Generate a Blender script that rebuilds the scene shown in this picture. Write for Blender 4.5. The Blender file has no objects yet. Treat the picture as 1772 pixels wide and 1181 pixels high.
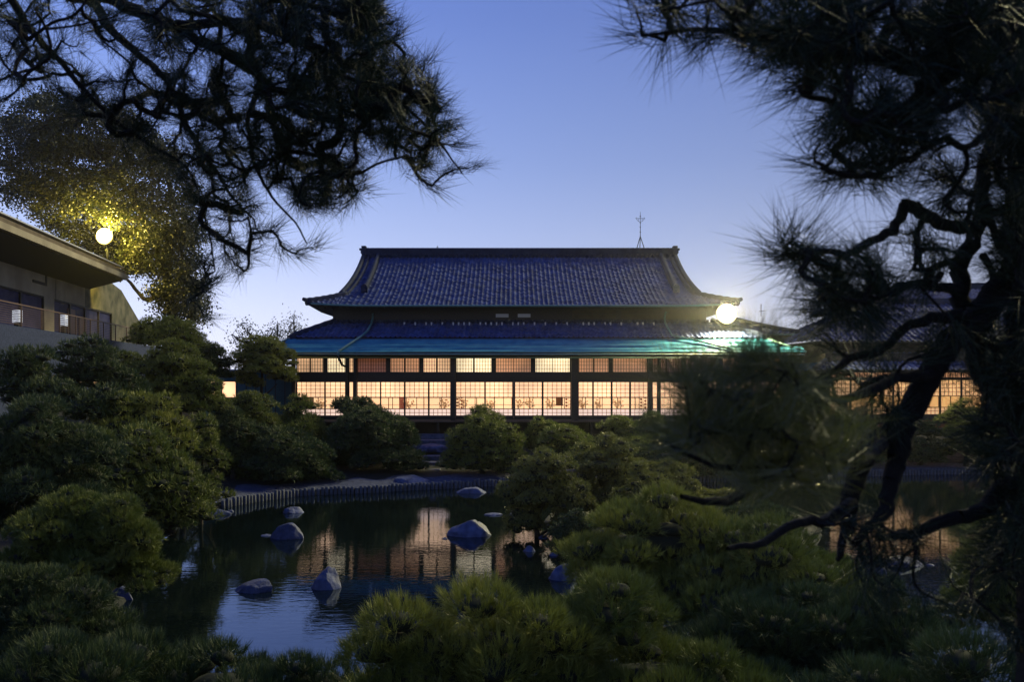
import bpy, bmesh, math, random
import numpy as np
from mathutils import Vector, Matrix, noise
from math import radians, sin, cos, pi

# ------------------------------------------------------------------ camera, sky, light, exposure
SC = bpy.context.scene
COL = SC.collection
F = 1500.0            # focal length in photograph pixels
EYE = 4.3             # eye height above the pond
cam_d = bpy.data.cameras.new('camera'); cam = bpy.data.objects.new('camera', cam_d); COL.objects.link(cam)
cam.location = (0, 0, EYE); cam.rotation_euler = (radians(90), 0, 0)
cam_d.sensor_width = 36; cam_d.lens = 36 * F / 1772.0
cam_d.shift_y = (656 - 590.5) / 1772.0
cam_d.clip_start = 0.05; cam_d.clip_end = 3000
cam_d.dof.use_dof = True; cam_d.dof.focus_distance = 42.0; cam_d.dof.aperture_fstop = 6.0
SC.camera = cam

world = bpy.data.worlds.new("World"); SC.world = world; world.use_nodes = True
nt = world.node_tree; nt.nodes.clear()
def N(t, **k):
    n = nt.nodes.new(t)
    for a, b in k.items(): setattr(n, a, b)
    return n
out = N('ShaderNodeOutputWorld')
tc = N('ShaderNodeTexCoord'); sep = N('ShaderNodeSeparateXYZ'); nt.links.new(tc.outputs['Generated'], sep.inputs[0])
ramp = N('ShaderNodeValToRGB'); nt.links.new(sep.outputs['Z'], ramp.inputs[0])
cr = ramp.color_ramp; cr.interpolation = 'B_SPLINE'
stops = [(0.0, (.78, .79, .94)), (0.05, (.71, .75, .94)), (0.13, (.47, .56, .87)), (0.24, (.26, .37, .74)), (0.38, (.15, .24, .63)), (0.58, (.045, .115, .46)), (1.0, (.028, .085, .42))]
while len(cr.elements) < len(stops): cr.elements.new(0.5)
for e, (p, c) in zip(cr.elements, stops): e.position = p; e.color = (*c, 1)
# the west (left) still glows, the east (right) is darker
az = N('ShaderNodeMapRange'); nt.links.new(sep.outputs['X'], az.inputs[0])
az.inputs[1].default_value = -0.35; az.inputs[2].default_value = 0.5; az.inputs[3].default_value = 1.18; az.inputs[4].default_value = 0.62
mul = N('ShaderNodeVectorMath', operation='SCALE'); nt.links.new(ramp.outputs[0], mul.inputs[0]); nt.links.new(az.outputs[0], mul.inputs['Scale'])
sky = N('ShaderNodeTexSky', sky_type='NISHITA'); sky.sun_disc = False
sky.sun_elevation = radians(38); sky.sun_rotation = radians(35); sky.air_density = 1.0; sky.ozone_density = 3.0
bg1 = N('ShaderNodeBackground'); nt.links.new(mul.outputs[0], bg1.inputs[0]); bg1.inputs[1].default_value = 1.03
bg2 = N('ShaderNodeBackground'); nt.links.new(sky.outputs[0], bg2.inputs[0]); bg2.inputs[1].default_value = 0.004
add = N('ShaderNodeAddShader'); nt.links.new(bg1.outputs[0], add.inputs[0]); nt.links.new(bg2.outputs[0], add.inputs[1])
nt.links.new(add.outputs[0], out.inputs[0])

sun_d = bpy.data.lights.new('warm_key', 'SUN'); sun_d.energy = 3.2; sun_d.angle = radians(14); sun_d.color = (1.0, .92, .52)  # sun lamp added as warm key for foliage tops, standing in for floodlights
sun = bpy.data.objects.new('warm_key', sun_d); COL.objects.link(sun)
sun.rotation_euler = Vector((-0.70, -0.62, -0.72)).to_track_quat('-Z', 'Y').to_euler()
SC.view_settings.view_transform = 'Standard'; SC.view_settings.look = 'None'
SC.view_settings.exposure = 0.0; SC.view_settings.gamma = 1.0
SC.cycles.use_denoising = True
SC.cycles.max_bounces = 6; SC.cycles.diffuse_bounces = 2; SC.cycles.glossy_bounces = 3; SC.cycles.transparent_max_bounces = 8
SC.cycles.caustics_reflective = False; SC.cycles.caustics_refractive = False
SC.cycles.sample_clamp_indirect = 3.0

# ------------------------------------------------------------------ helpers
def at(x, y, Y):                     # photograph pixel + distance -> point in the garden
    return Vector(((x - 886) * Y / F, Y, EYE + (656 - y) * Y / F))
def px_x(x, Y): return (x - 886) * Y / F
def px_z(y, Y): return EYE + (656 - y) * Y / F
def ground_at(x, y, z=0.0):
    Y = F * (EYE - z) / (y - 656); return Vector(((x - 886) * Y / F, Y, z))

def tag(o, label=None, cat=None, group=None, kind=None):
    if label: o['label'] = label
    if cat: o['category'] = cat
    if group: o['group'] = group
    if kind: o['kind'] = kind
    return o
def empty(name, loc=(0, 0, 0), label=None, cat=None, group=None, rz=0):
    o = bpy.data.objects.new(name, None); COL.objects.link(o); o.location = loc; o.rotation_euler = (0, 0, rz)
    o.empty_display_size = .2
    return tag(o, label, cat, group)
def link_mesh(name, me, mat, parent=None, smooth=False):
    o = bpy.data.objects.new(name, me); COL.objects.link(o)
    if mat is not None: me.materials.append(mat)
    if parent is not None:
        o.parent = parent
        o.matrix_parent_inverse = WM(parent).inverted()
    if smooth: me.polygons.foreach_set('use_smooth', [True] * len(me.polygons))
    return o
def WM(o):
    m = Matrix.LocRotScale(o.location, o.rotation_euler, o.scale)
    if o.parent is not None: m = WM(o.parent) @ o.matrix_parent_inverse @ m
    return m
def np_mesh(name, V, T, n):          # V (k,3) float, T (m,n) int
    me = bpy.data.meshes.new(name)
    V = np.ascontiguousarray(V, dtype=np.float32); T = np.ascontiguousarray(T, dtype=np.int32)
    me.vertices.add(len(V)); me.vertices.foreach_set('co', V.ravel())
    me.loops.add(T.size); me.loops.foreach_set('vertex_index', T.ravel())
    me.polygons.add(len(T)); me.polygons.foreach_set('loop_start', np.arange(0, T.size, n, dtype=np.int32))
    me.update(calc_edges=True)
    return me
class MB:
    def __init__(s): s.v = []; s.f = []
    def box(s, x0, x1, y0, y1, z0, z1):
        b = len(s.v)
        s.v += [(x0,y0,z0),(x1,y0,z0),(x1,y1,z0),(x0,y1,z0),(x0,y0,z1),(x1,y0,z1),(x1,y1,z1),(x0,y1,z1)]
        s.f += [(b,b+3,b+2,b+1),(b+4,b+5,b+6,b+7),(b,b+1,b+5,b+4),(b+1,b+2,b+6,b+5),(b+2,b+3,b+7,b+6),(b+3,b,b+4,b+7)]
        return s
    def hexa(s, p):                  # 4 bottom points, 4 top points
        b = len(s.v); s.v += [tuple(q) for q in p]
        s.f += [(b,b+3,b+2,b+1),(b+4,b+5,b+6,b+7),(b,b+1,b+5,b+4),(b+1,b+2,b+6,b+5),(b+2,b+3,b+7,b+6),(b+3,b,b+4,b+7)]
        return s
    def quad(s, a, b, c, d):
        i = len(s.v); s.v += [tuple(a), tuple(b), tuple(c), tuple(d)]; s.f.append((i, i+1, i+2, i+3)); return s
    def bar(s, p, q, r, r2=None, n=6):
        p = Vector(p); q = Vector(q); r2 = r if r2 is None else r2
        d = (q - p).normalized(); a = d.orthogonal().normalized(); b = d.cross(a); i = len(s.v)
        for c, rr in ((p, r), (q, r2)):
            for k in range(n):
                t = 2*pi*k/n; s.v.append(tuple(c + a*cos(t)*rr + b*sin(t)*rr))
        for k in range(n): s.f.append((i+k, i+(k+1) % n, i+n+(k+1) % n, i+n+k))
        s.f.append(tuple(i+n-1-k for k in range(n))); s.f.append(tuple(i+n+k for k in range(n)))
        return s
    def tube(s, pts, rad, n=7):
        pts = [Vector(p) for p in pts]
        if not isinstance(rad, (list, tuple)): rad = [rad]*len(pts)
        i0 = len(s.v); ref = Vector((0.3, 0.2, 1)).normalized()
        for j, p in enumerate(pts):
            d = (pts[min(j+1, len(pts)-1)] - pts[max(j-1, 0)]).normalized()
            a = d.cross(ref)
            if a.length < .05: a = d.cross(Vector((1, 0, 0)))
            a.normalize(); b = d.cross(a)
            for k in range(n):
                t = 2*pi*k/n; s.v.append(tuple(p + a*cos(t)*rad[j] + b*sin(t)*rad[j]))
        for j in range(len(pts)-1):
            for k in range(n):
                q = i0+j*n; s.f.append((q+k, q+(k+1) % n, q+n+(k+1) % n, q+n+k))
        q = i0+(len(pts)-1)*n
        s.f.append(tuple(i0+n-1-k for k in range(n))); s.f.append(tuple(q+k for k in range(n)))
        return s
    def build(s, name, mat, parent=None, smooth=False):
        me = bpy.data.meshes.new(name); me.from_pydata(s.v, [], s.f); me.update()
        return link_mesh(name, me, mat, parent, smooth)

# ------------------------------------------------------------------ materials
def mat(name, col, rough=.8, var=None, scale=3.0, bump=0.0, bscale=20.0, metallic=0.0, spec=0.4, emis=None, estr=0.0, trans=0.0, coord='Object', var2=None, detail=5):
    m = bpy.data.materials.new(name); m.use_nodes = True; t = m.node_tree; p = t.nodes['Principled BSDF']
    p.inputs['Base Color'].default_value = (*col, 1); p.inputs['Roughness'].default_value = rough
    p.inputs['Metallic'].default_value = metallic; p.inputs['Specular IOR Level'].default_value = spec
    c = t.nodes.new('ShaderNodeTexCoord')
    if var:
        n = t.nodes.new('ShaderNodeTexNoise'); n.inputs['Scale'].default_value = scale; n.inputs['Detail'].default_value = detail
        t.links.new(c.outputs[coord], n.inputs['Vector'])
        r = t.nodes.new('ShaderNodeValToRGB'); r.color_ramp.elements[0].position = .33; r.color_ramp.elements[1].position = .68
        r.color_ramp.elements[0].color = (*col, 1); r.color_ramp.elements[1].color = (*var, 1)
        t.links.new(n.outputs[0], r.inputs[0]); t.links.new(r.outputs[0], p.inputs['Base Color'])
    if bump:
        n2 = t.nodes.new('ShaderNodeTexNoise'); n2.inputs['Scale'].default_value = bscale; n2.inputs['Detail'].default_value = 6
        t.links.new(c.outputs[coord], n2.inputs['Vector'])
        b = t.nodes.new('ShaderNodeBump'); b.inputs['Strength'].default_value = 1.0; b.inputs['Distance'].default_value = bump
        t.links.new(n2.outputs[0], b.inputs['Height']); t.links.new(b.outputs[0], p.inputs['Normal'])
    if emis: p.inputs['Emission Color'].default_value = (*emis, 1); p.inputs['Emission Strength'].default_value = estr
    if trans:
        tr = t.nodes.new('ShaderNodeBsdfTranslucent'); tr.inputs[0].default_value = (*[k*1.3 for k in col], 1)
        mx = t.nodes.new('ShaderNodeMixShader'); mx.inputs[0].default_value = trans
        o = t.nodes['Material Output']
        t.links.new(p.outputs[0], mx.inputs[1]); t.links.new(tr.outputs[0], mx.inputs[2]); t.links.new(mx.outputs[0], o.inputs[0])
    return m
M = {}
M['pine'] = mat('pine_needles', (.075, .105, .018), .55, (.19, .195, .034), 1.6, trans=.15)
M['pine_dull'] = mat('pine_needles_shaded', (.026, .050, .015), .6, (.072, .092, .023), 1.4, trans=.12)  # darker copy of the pine needles, shade put into the colour
M['pine_bright'] = mat('pine_needles_lit', (.12, .145, .024), .5, (.29, .27, .045), 1.8, trans=.2)  # brighter copy of the pine needles, light put into the colour
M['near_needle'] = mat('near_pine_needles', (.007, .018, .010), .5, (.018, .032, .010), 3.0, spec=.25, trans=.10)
M['bough'] = mat('lamplit_bough_needles', (.07, .085, .022), .35, (.14, .13, .034), 5.0, spec=.7, trans=.45)  # lit copy of the near needles, lamplight put into the olive colour
M['core'] = mat('crown_core_shade', (.008, .012, .004), .9, (.014, .018, .006), 5)  # near-black, carries the shade between and under the pads in its colour
M['maple'] = mat('broad_leaves', (.11, .125, .026), .5, (.21, .19, .045), 1.3, trans=.25)
M['oak'] = mat('tall_tree_leaves', (.022, .030, .010), .5, (.050, .050, .014), .7, trans=.25)
M['bark'] = mat('bark', (.020, .016, .012), .95, (.045, .034, .026), 9, bump=.02, bscale=14)
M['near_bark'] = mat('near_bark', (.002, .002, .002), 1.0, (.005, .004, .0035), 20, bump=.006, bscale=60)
M['ground'] = mat('ground_soil', (.008, .010, .009), .95, (.018, .019, .016), 1.2, bump=.03, bscale=7)
M['moss'] = mat('shore_gravel', (.022, .028, .060), .95, (.065, .075, .125), 6, bump=.03, bscale=30)
M['rock'] = mat('rock', (.020, .026, .065), .7, (.062, .075, .15), 3.2, bump=.06, bscale=6)
M['rock_pale'] = mat('rock_pale', (.032, .040, .090), .7, (.10, .118, .21), 4, bump=.05, bscale=7)
M['slab'] = mat('stone_slab', (.05, .055, .09), .8, (.11, .12, .17), 5, bump=.02, bscale=12)
M['post'] = mat('edging_wood', (.045, .050, .065), .85, (.09, .10, .125), 8, bump=.01, bscale=40)
M['wood'] = mat('dark_wood', (.010, .008, .007), .6, (.022, .016, .012), 12)
M['wood_dim'] = mat('weathered_wood', (.03, .022, .016), .7, (.05, .036, .026), 8)
M['tile'] = mat('roof_tiles', (.026, .038, .115), .42, (.062, .078, .19), 1.7, spec=.55, bump=.01, bscale=8, detail=10)
M['tile_dark'] = mat('ridge_tiles', (.010, .015, .040), .75, (.022, .032, .07), 3, spec=.1, bump=.015, bscale=15)
def tile_mat():
    m = mat('roof_tiles', (.020, .032, .100), .62, (.044, .064, .165), 1.3, spec=.12, bump=.008, bscale=10, detail=10); t = m.node_tree; p = t.nodes['Principled BSDF']
    src = p.inputs['Base Color'].links[0].from_socket; c = t.nodes.new('ShaderNodeTexCoord')
    mp = t.nodes.new('ShaderNodeMapping'); mp.inputs['Scale'].default_value = (4, 4, .01); t.links.new(c.outputs['Object'], mp.inputs[0])
    sn = t.nodes.new('ShaderNodeVectorMath'); sn.operation = 'FLOOR'; t.links.new(mp.outputs[0], sn.inputs[0])
    w = t.nodes.new('ShaderNodeTexWhiteNoise'); t.links.new(sn.outputs[0], w.inputs['Vector'])
    r = t.nodes.new('ShaderNodeMapRange'); r.inputs[3].default_value = .75; r.inputs[4].default_value = 1.3; t.links.new(w.outputs['Value'], r.inputs[0])
    k = t.nodes.new('ShaderNodeVectorMath'); k.operation = 'SCALE'; t.links.new(src, k.inputs[0]); t.links.new(r.outputs[0], k.inputs['Scale'])
    n = t.nodes.new('ShaderNodeTexNoise'); n.inputs['Scale'].default_value = .8; n.inputs['Detail'].default_value = 8; t.links.new(c.outputs['Object'], n.inputs['Vector'])
    q = t.nodes.new('ShaderNodeMapRange'); q.inputs[1].default_value = .58; q.inputs[2].default_value = .75; q.inputs[4].default_value = .55; t.links.new(n.outputs[0], q.inputs[0])
    x = t.nodes.new('ShaderNodeMix'); x.data_type = 'RGBA'; x.inputs[7].default_value = (.045, .055, .085, 1); t.links.new(q.outputs[0], x.inputs[0]); t.links.new(k.outputs[0], x.inputs[6]); t.links.new(x.outputs[2], p.inputs['Base Color'])
    return m
M['tile'] = tile_mat()
M['lichen'] = mat('lichen_tiles', (.10, .10, .09), .8, (.26, .24, .20), 8, bump=.03, bscale=18)
M['copper'] = mat('copper_sheet', (.014, .125, .22), .75, (.040, .195, .275), 2.0, spec=.1, detail=9)
M['copper_pipe'] = mat('copper_pipe', (.07, .17, .17), .5, (.12, .24, .22), 3)
M['plaster_dark'] = mat('dim_plaster', (.10, .075, .05), .9, (.16, .12, .08), 2)
M['old_panel'] = mat('old_wall_panel', (.025, .018, .012), .9, (.05, .036, .022), 3)
M['soffit'] = mat('soffit_wood', (.018, .018, .018), .8)
M['concrete'] = mat('concrete_wall', (.28, .235, .165), .9, (.42, .36, .25), .8, bump=.01, bscale=9)
M['stained'] = mat('stained_concrete', (.05, .055, .035), .95, (.20, .18, .12), 1.1, bump=.01, bscale=9)
M['retain'] = mat('retaining_wall', (.022, .032, .080), .95, (.045, .060, .125), 9, bump=.015, bscale=16)
M['teal_wall'] = mat('teal_wall', (.03, .11, .13), .8, (.045, .14, .16), 2)
M['metal'] = mat('dark_metal', (.03, .032, .035), .5, metallic=.5)
M['rail'] = mat('rail_wood', (.11, .065, .05), .6, (.15, .09, .07), 8)
M['pale'] = mat('pale_trim', (.5, .5, .52), .6)
M['dark_glass'] = mat('dark_glass', (.020, .022, .07), .55, (.045, .045, .12), 1.5, spec=.05)
M['brown_panel'] = mat('brown_panel', (.12, .05, .025), .6, (.18, .08, .04), 2)
def lamp_mat(name, centre, rad, hot, halo_rim, s0, s1):  # yellow edge puts the lamp's halo into the lens emission
    m = bpy.data.materials.new(name); m.use_nodes = True; t = m.node_tree; p = t.nodes['Principled BSDF']
    g = t.nodes.new('ShaderNodeNewGeometry'); d = t.nodes.new('ShaderNodeVectorMath'); d.operation = 'DISTANCE'; d.inputs[1].default_value = centre
    t.links.new(g.outputs['Position'], d.inputs[0])
    a = t.nodes.new('ShaderNodeMapRange'); a.inputs[1].default_value = rad*.42; a.inputs[2].default_value = rad; a.inputs[3].default_value = s0; a.inputs[4].default_value = s1; a.interpolation_type = 'SMOOTHSTEP'
    t.links.new(d.outputs['Value'], a.inputs[0]); t.links.new(a.outputs[0], p.inputs['Emission Strength'])
    b = t.nodes.new('ShaderNodeMapRange'); b.inputs[1].default_value = rad*.40; b.inputs[2].default_value = rad; t.links.new(d.outputs['Value'], b.inputs[0])
    x = t.nodes.new('ShaderNodeMix'); x.data_type = 'RGBA'; x.inputs[6].default_value = (*hot, 1); x.inputs[7].default_value = (*halo_rim, 1)
    t.links.new(b.outputs[0], x.inputs[0]); t.links.new(x.outputs[2], p.inputs['Emission Color']); return m
M['tatami'] = mat('tatami', (.35, .30, .17), .9)
M['interior'] = mat('interior_wall_glow', (.75, .62, .45), .9, (.80, .68, .5), 1, emis=(1.0, .62, .36), estr=.95)  # room lamplight put in as emission on the back wall
M['interior_post'] = mat('interior_wood', (.18, .09, .04), .6)
M['red'] = mat('red_cloth', (.40, .02, .02), .8)
M['flower'] = mat('ornament_flowers', (.60, .38, .20), .8, (.85, .70, .50), 20)
M['vase'] = mat('white_vase', (.7, .68, .64), .4)
M['checker'] = mat('ornament_beads', (.35, .14, .08), .6)

def paper(name, col, strength, spots):
    m = bpy.data.materials.new(name); m.use_nodes = True; t = m.node_tree; p = t.nodes['Principled BSDF']
    p.inputs['Base Color'].default_value = (.55, .50, .44, 1); p.inputs['Roughness'].default_value = .9
    c = t.nodes.new('ShaderNodeTexCoord'); n = t.nodes.new('ShaderNodeTexNoise'); n.inputs['Scale'].default_value = .55; n.inputs['Detail'].default_value = 2
    t.links.new(c.outputs['Object'], n.inputs['Vector'])
    r = t.nodes.new('ShaderNodeMapRange'); r.inputs[1].default_value = .3; r.inputs[2].default_value = .72
    r.inputs[3].default_value = strength*(1-spots); r.inputs[4].default_value = strength*(1+spots)
    t.links.new(n.outputs[0], r.inputs[0]); t.links.new(r.outputs[0], p.inputs['Emission Strength'])
    p.inputs['Emission Color'].default_value = (*col, 1)
    return m
PAPER = {}
for nm, col, s, sp in (('bright', (1.0, .78, .46), 1.9, .45), ('warm', (1.0, .58, .30), 1.15, .45), ('dim', (1.0, .46, .21), .66, .4), ('dark', (1.0, .28, .09), .14, .4),
                       ('main', (1.0, .58, .30), 1.42, .32), ('pink', (.98, .68, .54), 1.0, .12), ('gold', (1.0, .52, .17), .8, .3)):
    PAPER[nm] = paper('paper_' + nm, col, s, sp)
def glass_mat():
    m = bpy.data.materials.new('window_glass'); m.use_nodes = True; t = m.node_tree; t.nodes.remove(t.nodes['Principled BSDF'])
    a = t.nodes.new('ShaderNodeBsdfTransparent'); b = t.nodes.new('ShaderNodeBsdfGlossy'); b.inputs['Roughness'].default_value = .02
    f = t.nodes.new('ShaderNodeFresnel'); f.inputs[0].default_value = 1.45; x = t.nodes.new('ShaderNodeMixShader')
    t.links.new(f.outputs[0], x.inputs[0]); t.links.new(a.outputs[0], x.inputs[1]); t.links.new(b.outputs[0], x.inputs[2])
    t.links.new(x.outputs[0], t.nodes['Material Output'].inputs[0]); return m
M['glass'] = glass_mat()
def water_mat():
    m = bpy.data.materials.new('pond_water'); m.use_nodes = True; t = m.node_tree; t.nodes.remove(t.nodes['Principled BSDF'])
    c = t.nodes.new('ShaderNodeTexCoord'); mp = t.nodes.new('ShaderNodeMapping'); mp.inputs['Scale'].default_value = (1, 2.2, 1)
    t.links.new(c.outputs['Object'], mp.inputs[0])
    n = t.nodes.new('ShaderNodeTexNoise'); n.inputs['Scale'].default_value = 3.2; n.inputs['Detail'].default_value = 3
    n2 = t.nodes.new('ShaderNodeTexNoise'); n2.inputs['Scale'].default_value = .3; n2.inputs['Detail'].default_value = 1
    t.links.new(mp.outputs[0], n.inputs['Vector']); t.links.new(mp.outputs[0], n2.inputs['Vector'])
    a = t.nodes.new('ShaderNodeMath'); a.operation = 'MULTIPLY'; t.links.new(n.outputs[0], a.inputs[0]); t.links.new(n2.outputs[0], a.inputs[1])
    b = t.nodes.new('ShaderNodeBump'); b.inputs['Strength'].default_value = 1; b.inputs['Distance'].default_value = .0050; t.links.new(a.outputs[0], b.inputs['Height'])
    g = t.nodes.new('ShaderNodeBsdfGlossy'); g.inputs['Color'].default_value = (.74, .83, 1, 1); g.inputs['Roughness'].default_value = .03
    d = t.nodes.new('ShaderNodeBsdfDiffuse'); d.inputs['Color'].default_value = (.003, .006, .006, 1)
    f = t.nodes.new('ShaderNodeFresnel'); f.inputs[0].default_value = 1.68; x = t.nodes.new('ShaderNodeMixShader')
    for q in (g, f): t.links.new(b.outputs[0], q.inputs['Normal'])
    t.links.new(f.outputs[0], x.inputs[0]); t.links.new(d.outputs[0], x.inputs[1]); t.links.new(g.outputs[0], x.inputs[2])
    t.links.new(x.outputs[0], t.nodes['Material Output'].inputs[0]); return m
M['water'] = water_mat()

# ------------------------------------------------------------------ pond outline and terrain
shore_px = [(345, 889), (385, 880), (430, 872), (475, 865), (520, 859), (580, 856), (640, 854), (700, 850), (760, 847), (870, 841), (1000, 838), (1200, 836), (1400, 829), (1600, 822), (1850, 820)]
SHORE = [tuple(ground_at(x, y)[:2]) for x, y in shore_px]
POND = [(-7.2, 16.0), (-8.4, 19.5), (-9.6, 23.2)] + SHORE + [(33, 36), (34, 10.5), (6, 10.3), (0, 10.8), (-4, 11.0), (-5.7, 12.8)]
ISLE = [(4.9 + 3.9*cos(t)*(1+.12*sin(3*t)), 24.6 + 4.4*sin(t)*(1+.1*cos(2*t))) for t in np.linspace(0, 2*pi, 22)[:-1]]
def sdf(px, py, poly):               # positive outside
    poly = np.array(poly); d = np.full(px.shape, 1e9); ins = np.zeros(px.shape, bool)
    for i in range(len(poly)):
        a = poly[i]; b = poly[(i+1) % len(poly)]; e = b-a
        t = np.clip(((px-a[0])*e[0]+(py-a[1])*e[1])/(e@e), 0, 1)
        d = np.minimum(d, np.hypot(px-a[0]-t*e[0], py-a[1]-t*e[1]))
        c = ((a[1] > py) != (b[1] > py)) & (px < (b[0]-a[0])*(py-a[1])/(b[1]-a[1]+1e-12)+a[0]); ins ^= c
    return np.where(ins, -d, d)
def height(px, py):
    px = np.asarray(px, float); py = np.asarray(py, float)
    d = np.maximum(sdf(px, py, POND), -sdf(px, py, ISLE))
    h = np.where(d < 0, np.maximum(d*1.6, -1.0)-.02, np.minimum(d*2.2, .16) + np.clip((d-.4)*.11, 0, 1.0))
    h = h + np.where(d > 0, np.clip((-10.5-px)*.22, 0, 1.6)*np.clip((py-14)/6, 0, 1), 0)
    h = h + np.where(d > 0, np.clip((9.6-py)*.30, 0, 1.3), 0)
    near = py < 10.5
    h = np.where(near & (d > 0), np.minimum(h, np.maximum(EYE-.36*np.maximum(py, 3.2)-.45, .12)), h)
    h = h + np.where(d > .6, .03*np.sin(px*1.7)*np.cos(py*1.3), 0)
    return h
def gh(x, y): return float(height(np.array([x]), np.array([y]))[0])
def axis(a, b, s, far): 
    m = list(np.arange(a, b+.01, s)); lo = [a-far, a-far*.45, a-far*.2, a-far*.08, a-far*.03]; hi = [b+far*.03, b+far*.08, b+far*.2, b+far*.45, b+far]
    return np.array(lo+m+hi)
xs = axis(-30, 36, .3, 800); ys = axis(-6, 62, .3, 800)
gx, gy = np.meshgrid(xs, ys); gz = height(gx, gy)
Vt = np.stack([gx.ravel(), gy.ravel(), gz.ravel()], 1)
ii = np.arange(len(xs)*len(ys)).reshape(len(ys), len(xs))
Tt = np.stack([ii[:-1, :-1].ravel(), ii[:-1, 1:].ravel(), ii[1:, 1:].ravel(), ii[1:, :-1].ravel()], 1)
tag(link_mesh('ground', np_mesh('ground', Vt, Tt, 4), M['ground'], smooth=True), kind='structure')
wb = MB(); pw = [(p[0]+.0, p[1], 0.0) for p in [(-13, 9.8), (36, 9.8), (36, 40.5), (-13, 40.5)]]
wb.quad(*pw); tag(wb.build('water', M['water']), kind='structure')

# pale gravel strip along the far shore, laid on the ground
gv, gf = [], []
inner = [Vector((p[0], p[1], 0)) for p in SHORE]
K = 5; dens = []
for i in range(len(inner)-1):
    for k in range(K): dens.append(inner[i].lerp(inner[i+1], k/K))
dens.append(inner[-1])
for i, p in enumerate(dens):
    a = dens[max(i-1, 0)]; b = dens[min(i+1, len(dens)-1)]; t = (b-a).normalized(); nrm = Vector((-t.y, t.x, 0))
    wd = 1.7+.35*sin(i*.9)
    for j in range(6):
        q = p+nrm*(.10+wd*j/5); gv.append((q.x, q.y, gh(q.x, q.y)+.03))
for i in range(len(dens)-1):
    for j in range(5):
        a = i*6+j; gf.append((a, a+1, a+7, a+6))
me = bpy.data.meshes.new('gravel_path'); me.from_pydata(gv, [], gf); me.update()
tag(link_mesh('gravel_path', me, M['moss'], smooth=True), kind='structure')

# ------------------------------------------------------------------ log edging along the shore
edge = empty('log_edging', (SHORE[3][0], SHORE[3][1], 0), 'low grey edging of upright logs along the curved far shore of the pond', 'edging')
rnd = random.Random(4)
pts = [Vector((p[0], p[1], 0)) for p in SHORE]
cum = 0; nextd = .05; cnt = 0
for i in range(1, len(pts)-1):
    a, b = pts[i], pts[i+1]; L = (b-a).length
    while nextd < cum+L and cnt < 98:
        p = a.lerp(b, (nextd-cum)/L); r = .062+rnd.random()*.012; hgt = .27+rnd.random()*.04
        m = MB(); hgt += rnd.uniform(-.05, .02); jx, jy = rnd.uniform(-.02, .02), rnd.uniform(-.02, .02); m.tube([(p.x, p.y, -.35), (p.x+jx, p.y+jy, hgt-.02), (p.x+jx, p.y+jy, hgt)], [r, r, r*.75], 8)
        m.build('post', M['post'], edge, True); cnt += 1; nextd += .158
    cum += L
    if cnt >= 98: break
last = p.copy()
m = MB(); q = [last + Vector((.15*k, .002*k, 0)) for k in range(0, 1)]
j = next(i for i in range(len(pts)) if pts[i].x > last.x)
run = [last]+pts[j:]
for a, b in zip(run[:-1], run[1:]):
    n = max(1, int((b-a).length/.158))
    for k in range(1, n+1):
        p = a.lerp(b, k/n); m.tube([(p.x, p.y, -.35), (p.x, p.y, .26+rnd.random()*.04)], .066, 6)
tag(m.build('post_run', M['post'], edge), kind='stuff')

# ------------------------------------------------------------------ rocks
def rock(name, X, Y, w, d, h, seed, label, mt='rock', peak=0.0, sharp=.5, z0=None, sink=.25, group=None, cat='rock', rz=0, edge_cut=0.0):
    r = random.Random(seed); bm = bmesh.new(); bmesh.ops.create_icosphere(bm, subdivisions=4, radius=1)
    off = Vector((r.random()*50, r.random()*50, r.random()*50))
    planes = [(Vector((r.uniform(-.2, .2), r.uniform(-.3, .3), 1)).normalized(), .62)]
    for _ in range(13):
        n = Vector((r.uniform(-1, 1), r.uniform(-1, 1), r.uniform(-.2, 1))).normalized(); planes.append((n, r.uniform(.62, .92)))
    for v in bm.verts:
        c = v.co.copy()
        for n, t in planes:
            e = c.dot(n)-t
            if e > 0: c -= n*e*.9
        c *= 1+.10*noise.noise(c*2.2+off)+.05*noise.noise(c*6+off)
        u = c.x; k = 1-sharp*.72*min(1.6, abs(u-peak))**1.35
        v.co = Vector((c.x*w/2*1.12, c.y*d/2*1.1, c.z*h*(max(k, .12) if c.z > 0 else .4)))
    me = bpy.data.meshes.new(name); bm.to_mesh(me); bm.free()
    o = link_mesh(name, me, M[mt], None, False)
    zz = (0 if z0 is None else z0); top = max(v.co.z for v in me.vertices)
    s = (h)/(top); 
    for v in me.vertices: v.co.z *= s
    o.location = (X, Y, zz-.02); o.rotation_euler = (0, 0, rz)
    me.polygons.foreach_set('use_smooth', [True]*len(me.polygons))
    try: me.set_sharp_from_angle(angle=radians(24))
    except Exception: pass
    return tag(o, label, cat, group)
def wrock(cx, yw, wpx, hpx, seed, label, **k):
    p = ground_at(cx, yw-2); s = p.y/F
    return rock('rock', p.x, p.y+wpx*s*.25, wpx*s, wpx*s*k.pop('dr', .65), hpx*s*.87, seed, label, **k)
G = 'rocks standing in the pond'
wrock(816, 857, 58, 12, 1, 'flat pale rock in the water just off the log edging, small island-like', mt='rock_pale', sharp=.25, group=G)
wrock(505, 891, 42, 13, 2, 'small low pale rock standing alone beyond the mounded dark rock', mt='rock_pale', sharp=.35, group=G)
wrock(493, 936, 56, 32, 3, 'dark mounded rock with a rounded peak in the left of the pond', peak=.2, sharp=.55, group=G)
wrock(458, 931, 20, 5, 4, 'tiny flat stone touching the left side of the mounded dark rock', mt='rock_pale', sharp=.2, group=G)
wrock(811, 932, 84, 33, 15, 'largest blue grey rock, low at its left and humped at its right, mid pond', peak=.55, sharp=.42, group=G, mt='rock_pale')
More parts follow.
